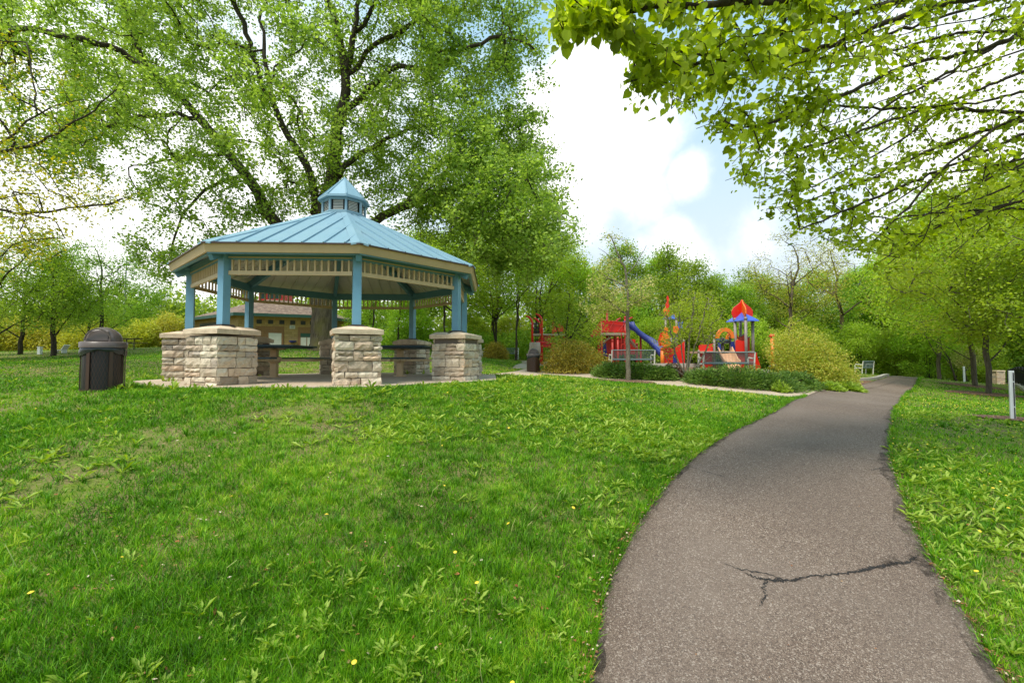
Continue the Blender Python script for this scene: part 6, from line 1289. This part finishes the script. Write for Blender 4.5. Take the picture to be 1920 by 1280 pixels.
# weeds hugging the piers and the slab edge
px_, py_ = [], []
for k, (x, y) in enumerate(PIERS):
    if k in (2, 3, 4, 1, 0):
        for i in range(4): a = math.atan2(-y, -x) + rng.uniform(-.9, .9); px_.append(x + .56 * math.cos(a)); py_.append(y + .56 * math.sin(a))
for i in range(75): a = rng.uniform(math.pi, 2 * math.pi); o_ = rng.uniform(4.15, 4.6); px_.append(GCX + o_ * math.cos(a)); py_.append(GCY + o_ * math.sin(a))
xx = np.array(px_); yy = np.array(py_); per = 9; a = rng.uniform(0, 6.28, (len(xx), per)); el = rng.uniform(.5, 1.3, (len(xx), per)); C = np.repeat(np.stack([xx, yy, np.maximum(hz_(xx, yy), FZ - .02)], 1), per, axis=0)
U = np.stack([np.cos(a) * np.cos(el), np.sin(a) * np.cos(el), np.sin(el)], -1).reshape(-1, 3); Lg = .12 * rng.uniform(.4, 1.3, len(U)) * np.repeat(rng.uniform(.5, 1.4, len(xx)), per); A3 = stamp(C, U, np.tile([.1, .1, 1.0], (len(U), 1)), Lg, Lg * .3, *WEED_T)
V = np.concatenate([A1[0], A2[0], A3[0]]); Fx = np.concatenate([A1[1], A2[1] + len(A1[0]), A3[1] + len(A1[0]) + len(A2[0])]); S = np.concatenate([A1[2], A2[2], A3[2]])
o = bpy.data.objects.new('dandelion_leaves', np_mesh('dandelion_leaves', V, Fx, S, M['weed'])); COL.objects.link(o); tag(o, 'jagged dandelion leaves spread through the lawn', 'weeds', kind='stuff')
# flowers
HEAD = [(math.cos(a) * .5, math.sin(a) * .5, 0) for a in np.linspace(0, 2 * math.pi, 8, endpoint=False)] + [(0, 0, .28)]; HF = [(i, (i + 1) % 8, 8) for i in range(8)]
def heads(x, y, h, d):
    n = len(x); C = np.stack([x, y, hz_(x, y) + h], 1); Nn = np.stack([rng.normal(0, .35, n), rng.normal(0, .35, n) - .15, np.ones(n)], 1); U = np.cross(Nn, runit(rng, n)); return stamp(C, U, Nn, d, d, *(HEAD, HF))
fx, fy, fr_ = lawn_pts(700, 1.9, 8, power=0); k = rng.uniform(0, 1, len(fx)) < np.interp(fx, [-4, 0, 2, 6], [.06, .22, .45, .8]); fx, fy = fx[k][:42], fy[k][:42]; fh = rng.uniform(.05, .15, len(fx)); H1 = heads(fx, fy, fh, rng.uniform(.018, .034, len(fx)))
gx_, gy_, gr = lawn_pts(26000, 7, 34, power=0.5); X = np.stack([gx_, gy_, 0 * gx_], 1); nn = Noise3(rng, 14, .7); w = np.interp(gx_ + .0 * gy_, [-16, -9, -2, 0, 4, 30], [.25, .08, .25, .8, .8, .7]); k = rng.uniform(0, 1, len(gx_)) < w * np.clip(.45 + nn(X), 0, 1) * np.interp(gr, [7, 10, 14], [.1, .45, 1]); gx_, gy_ = gx_[k], gy_[k]; H2 = heads(gx_, gy_, rng.uniform(.05, .12, len(gx_)), rng.uniform(.014, .026, len(gx_)))
V = np.concatenate([H1[0], H2[0]]); Fx = np.concatenate([H1[1], H2[1] + len(H1[0])]); S = np.concatenate([H1[2], H2[2]]); o = bpy.data.objects.new('dandelion_flowers', np_mesh('dandelion_flowers', V, Fx, S, M['yellow'])); COL.objects.link(o); tag(o, 'tiny yellow dandelion flowers dotted over the lawn', 'flowers', kind='stuff')
m = MB()
sx, sy, _ = lawn_pts(420, 1.9, 9, power=0); k = rng.uniform(0, 1, len(sx)) < np.interp(sx, [-4, 0, 3], [.06, .4, .6]); sx = np.concatenate([fx, sx[k]]); sy = np.concatenate([fy, sy[k]]); sh = np.concatenate([fh, rng.uniform(.08, .17, k.sum())])
for x, y, h in zip(sx, sy, sh): z = gh(x, y); l = .0 if h in fh else rng.normal(0, .05); m.tube([(x + rng.normal(0, .02), y + .01, z), (x + l * .3, y, z + h * .6), (x + l, y, z + h)], [.0028, .0024, .002], 3, False)
o = m.build('dandelion_stalks', M['stem']); tag(o, 'pale thin dandelion stalks standing in the lawn', 'stalks', kind='stuff')
# dry leaves and chips: scattered, and lining the path edges
lx, ly, lr = lawn_pts(4500, 1.9, 10, power=0); bX = np.stack([lx, ly, 0 * lx], 1); kb_ = (BARE(bX) > .42) | (rng.uniform(0, 1, len(lx)) < .22); lx, ly = lx[kb_], ly[kb_]
ex, ey = [], []
rp = resample([(p[0], p[1]) for p in [ext(Rw[0], Rw[1], .5)] + Rw], 400); lp = resample([(p[0], p[1]) for p in [ext(Lw[0], Lw[1], .5)] + Lw], 400)
for arr, cnt, sp, sg in ((rp, 3000, .05, 1), (lp, 1500, .05, -1)):
    for i in range(cnt): j = int(rng.uniform(0, 1) ** 1.5 * 398); d = arr[j + 1] - arr[j]; d /= np.linalg.norm(d) + 1e-9; o_ = abs(rng.normal(0, sp)) - .022; q = arr[j] + np.array([d[1], -d[0]]) * o_ * sg; ex.append(q[0]); ey.append(q[1])
ex = np.array(ex); ey = np.array(ey)
tx = rng.uniform(.5, 5, 260); ty = rng.uniform(1.8, 8, 260); k = any_mask(tx, ty, [MASKS[0]]); tx, ty = tx[k], ty[k]
X = np.concatenate([lx, ex, tx]); Y = np.concatenate([ly, ey, ty]); n = len(X); sz_ = np.concatenate([rng.uniform(.012, .04, len(lx)), rng.uniform(.008, .030, len(ex)), rng.uniform(.006, .016, len(tx))]); C = np.stack([X, Y, hz_(X, Y) + np.concatenate([rng.uniform(.02, .04, len(lx)), rng.uniform(.026, .05, len(ex)), np.full(len(tx), .030)])], 1)
Nn = np.stack([rng.normal(0, .3, n), rng.normal(0, .3, n), np.ones(n)], 1); V, Fx, S = stamp(C, runit(rng, n) * [1, 1, .15], Nn, sz_, sz_ * rng.uniform(.25, .8, n), *LEAF_T)
o = bpy.data.objects.new('dry_leaves', np_mesh('dry_leaves', V, Fx, S, M['litter'])); COL.objects.link(o); tag(o, 'dry brown leaf bits lining the path edges and strewn on the lawn', 'dry leaves', kind='stuff')
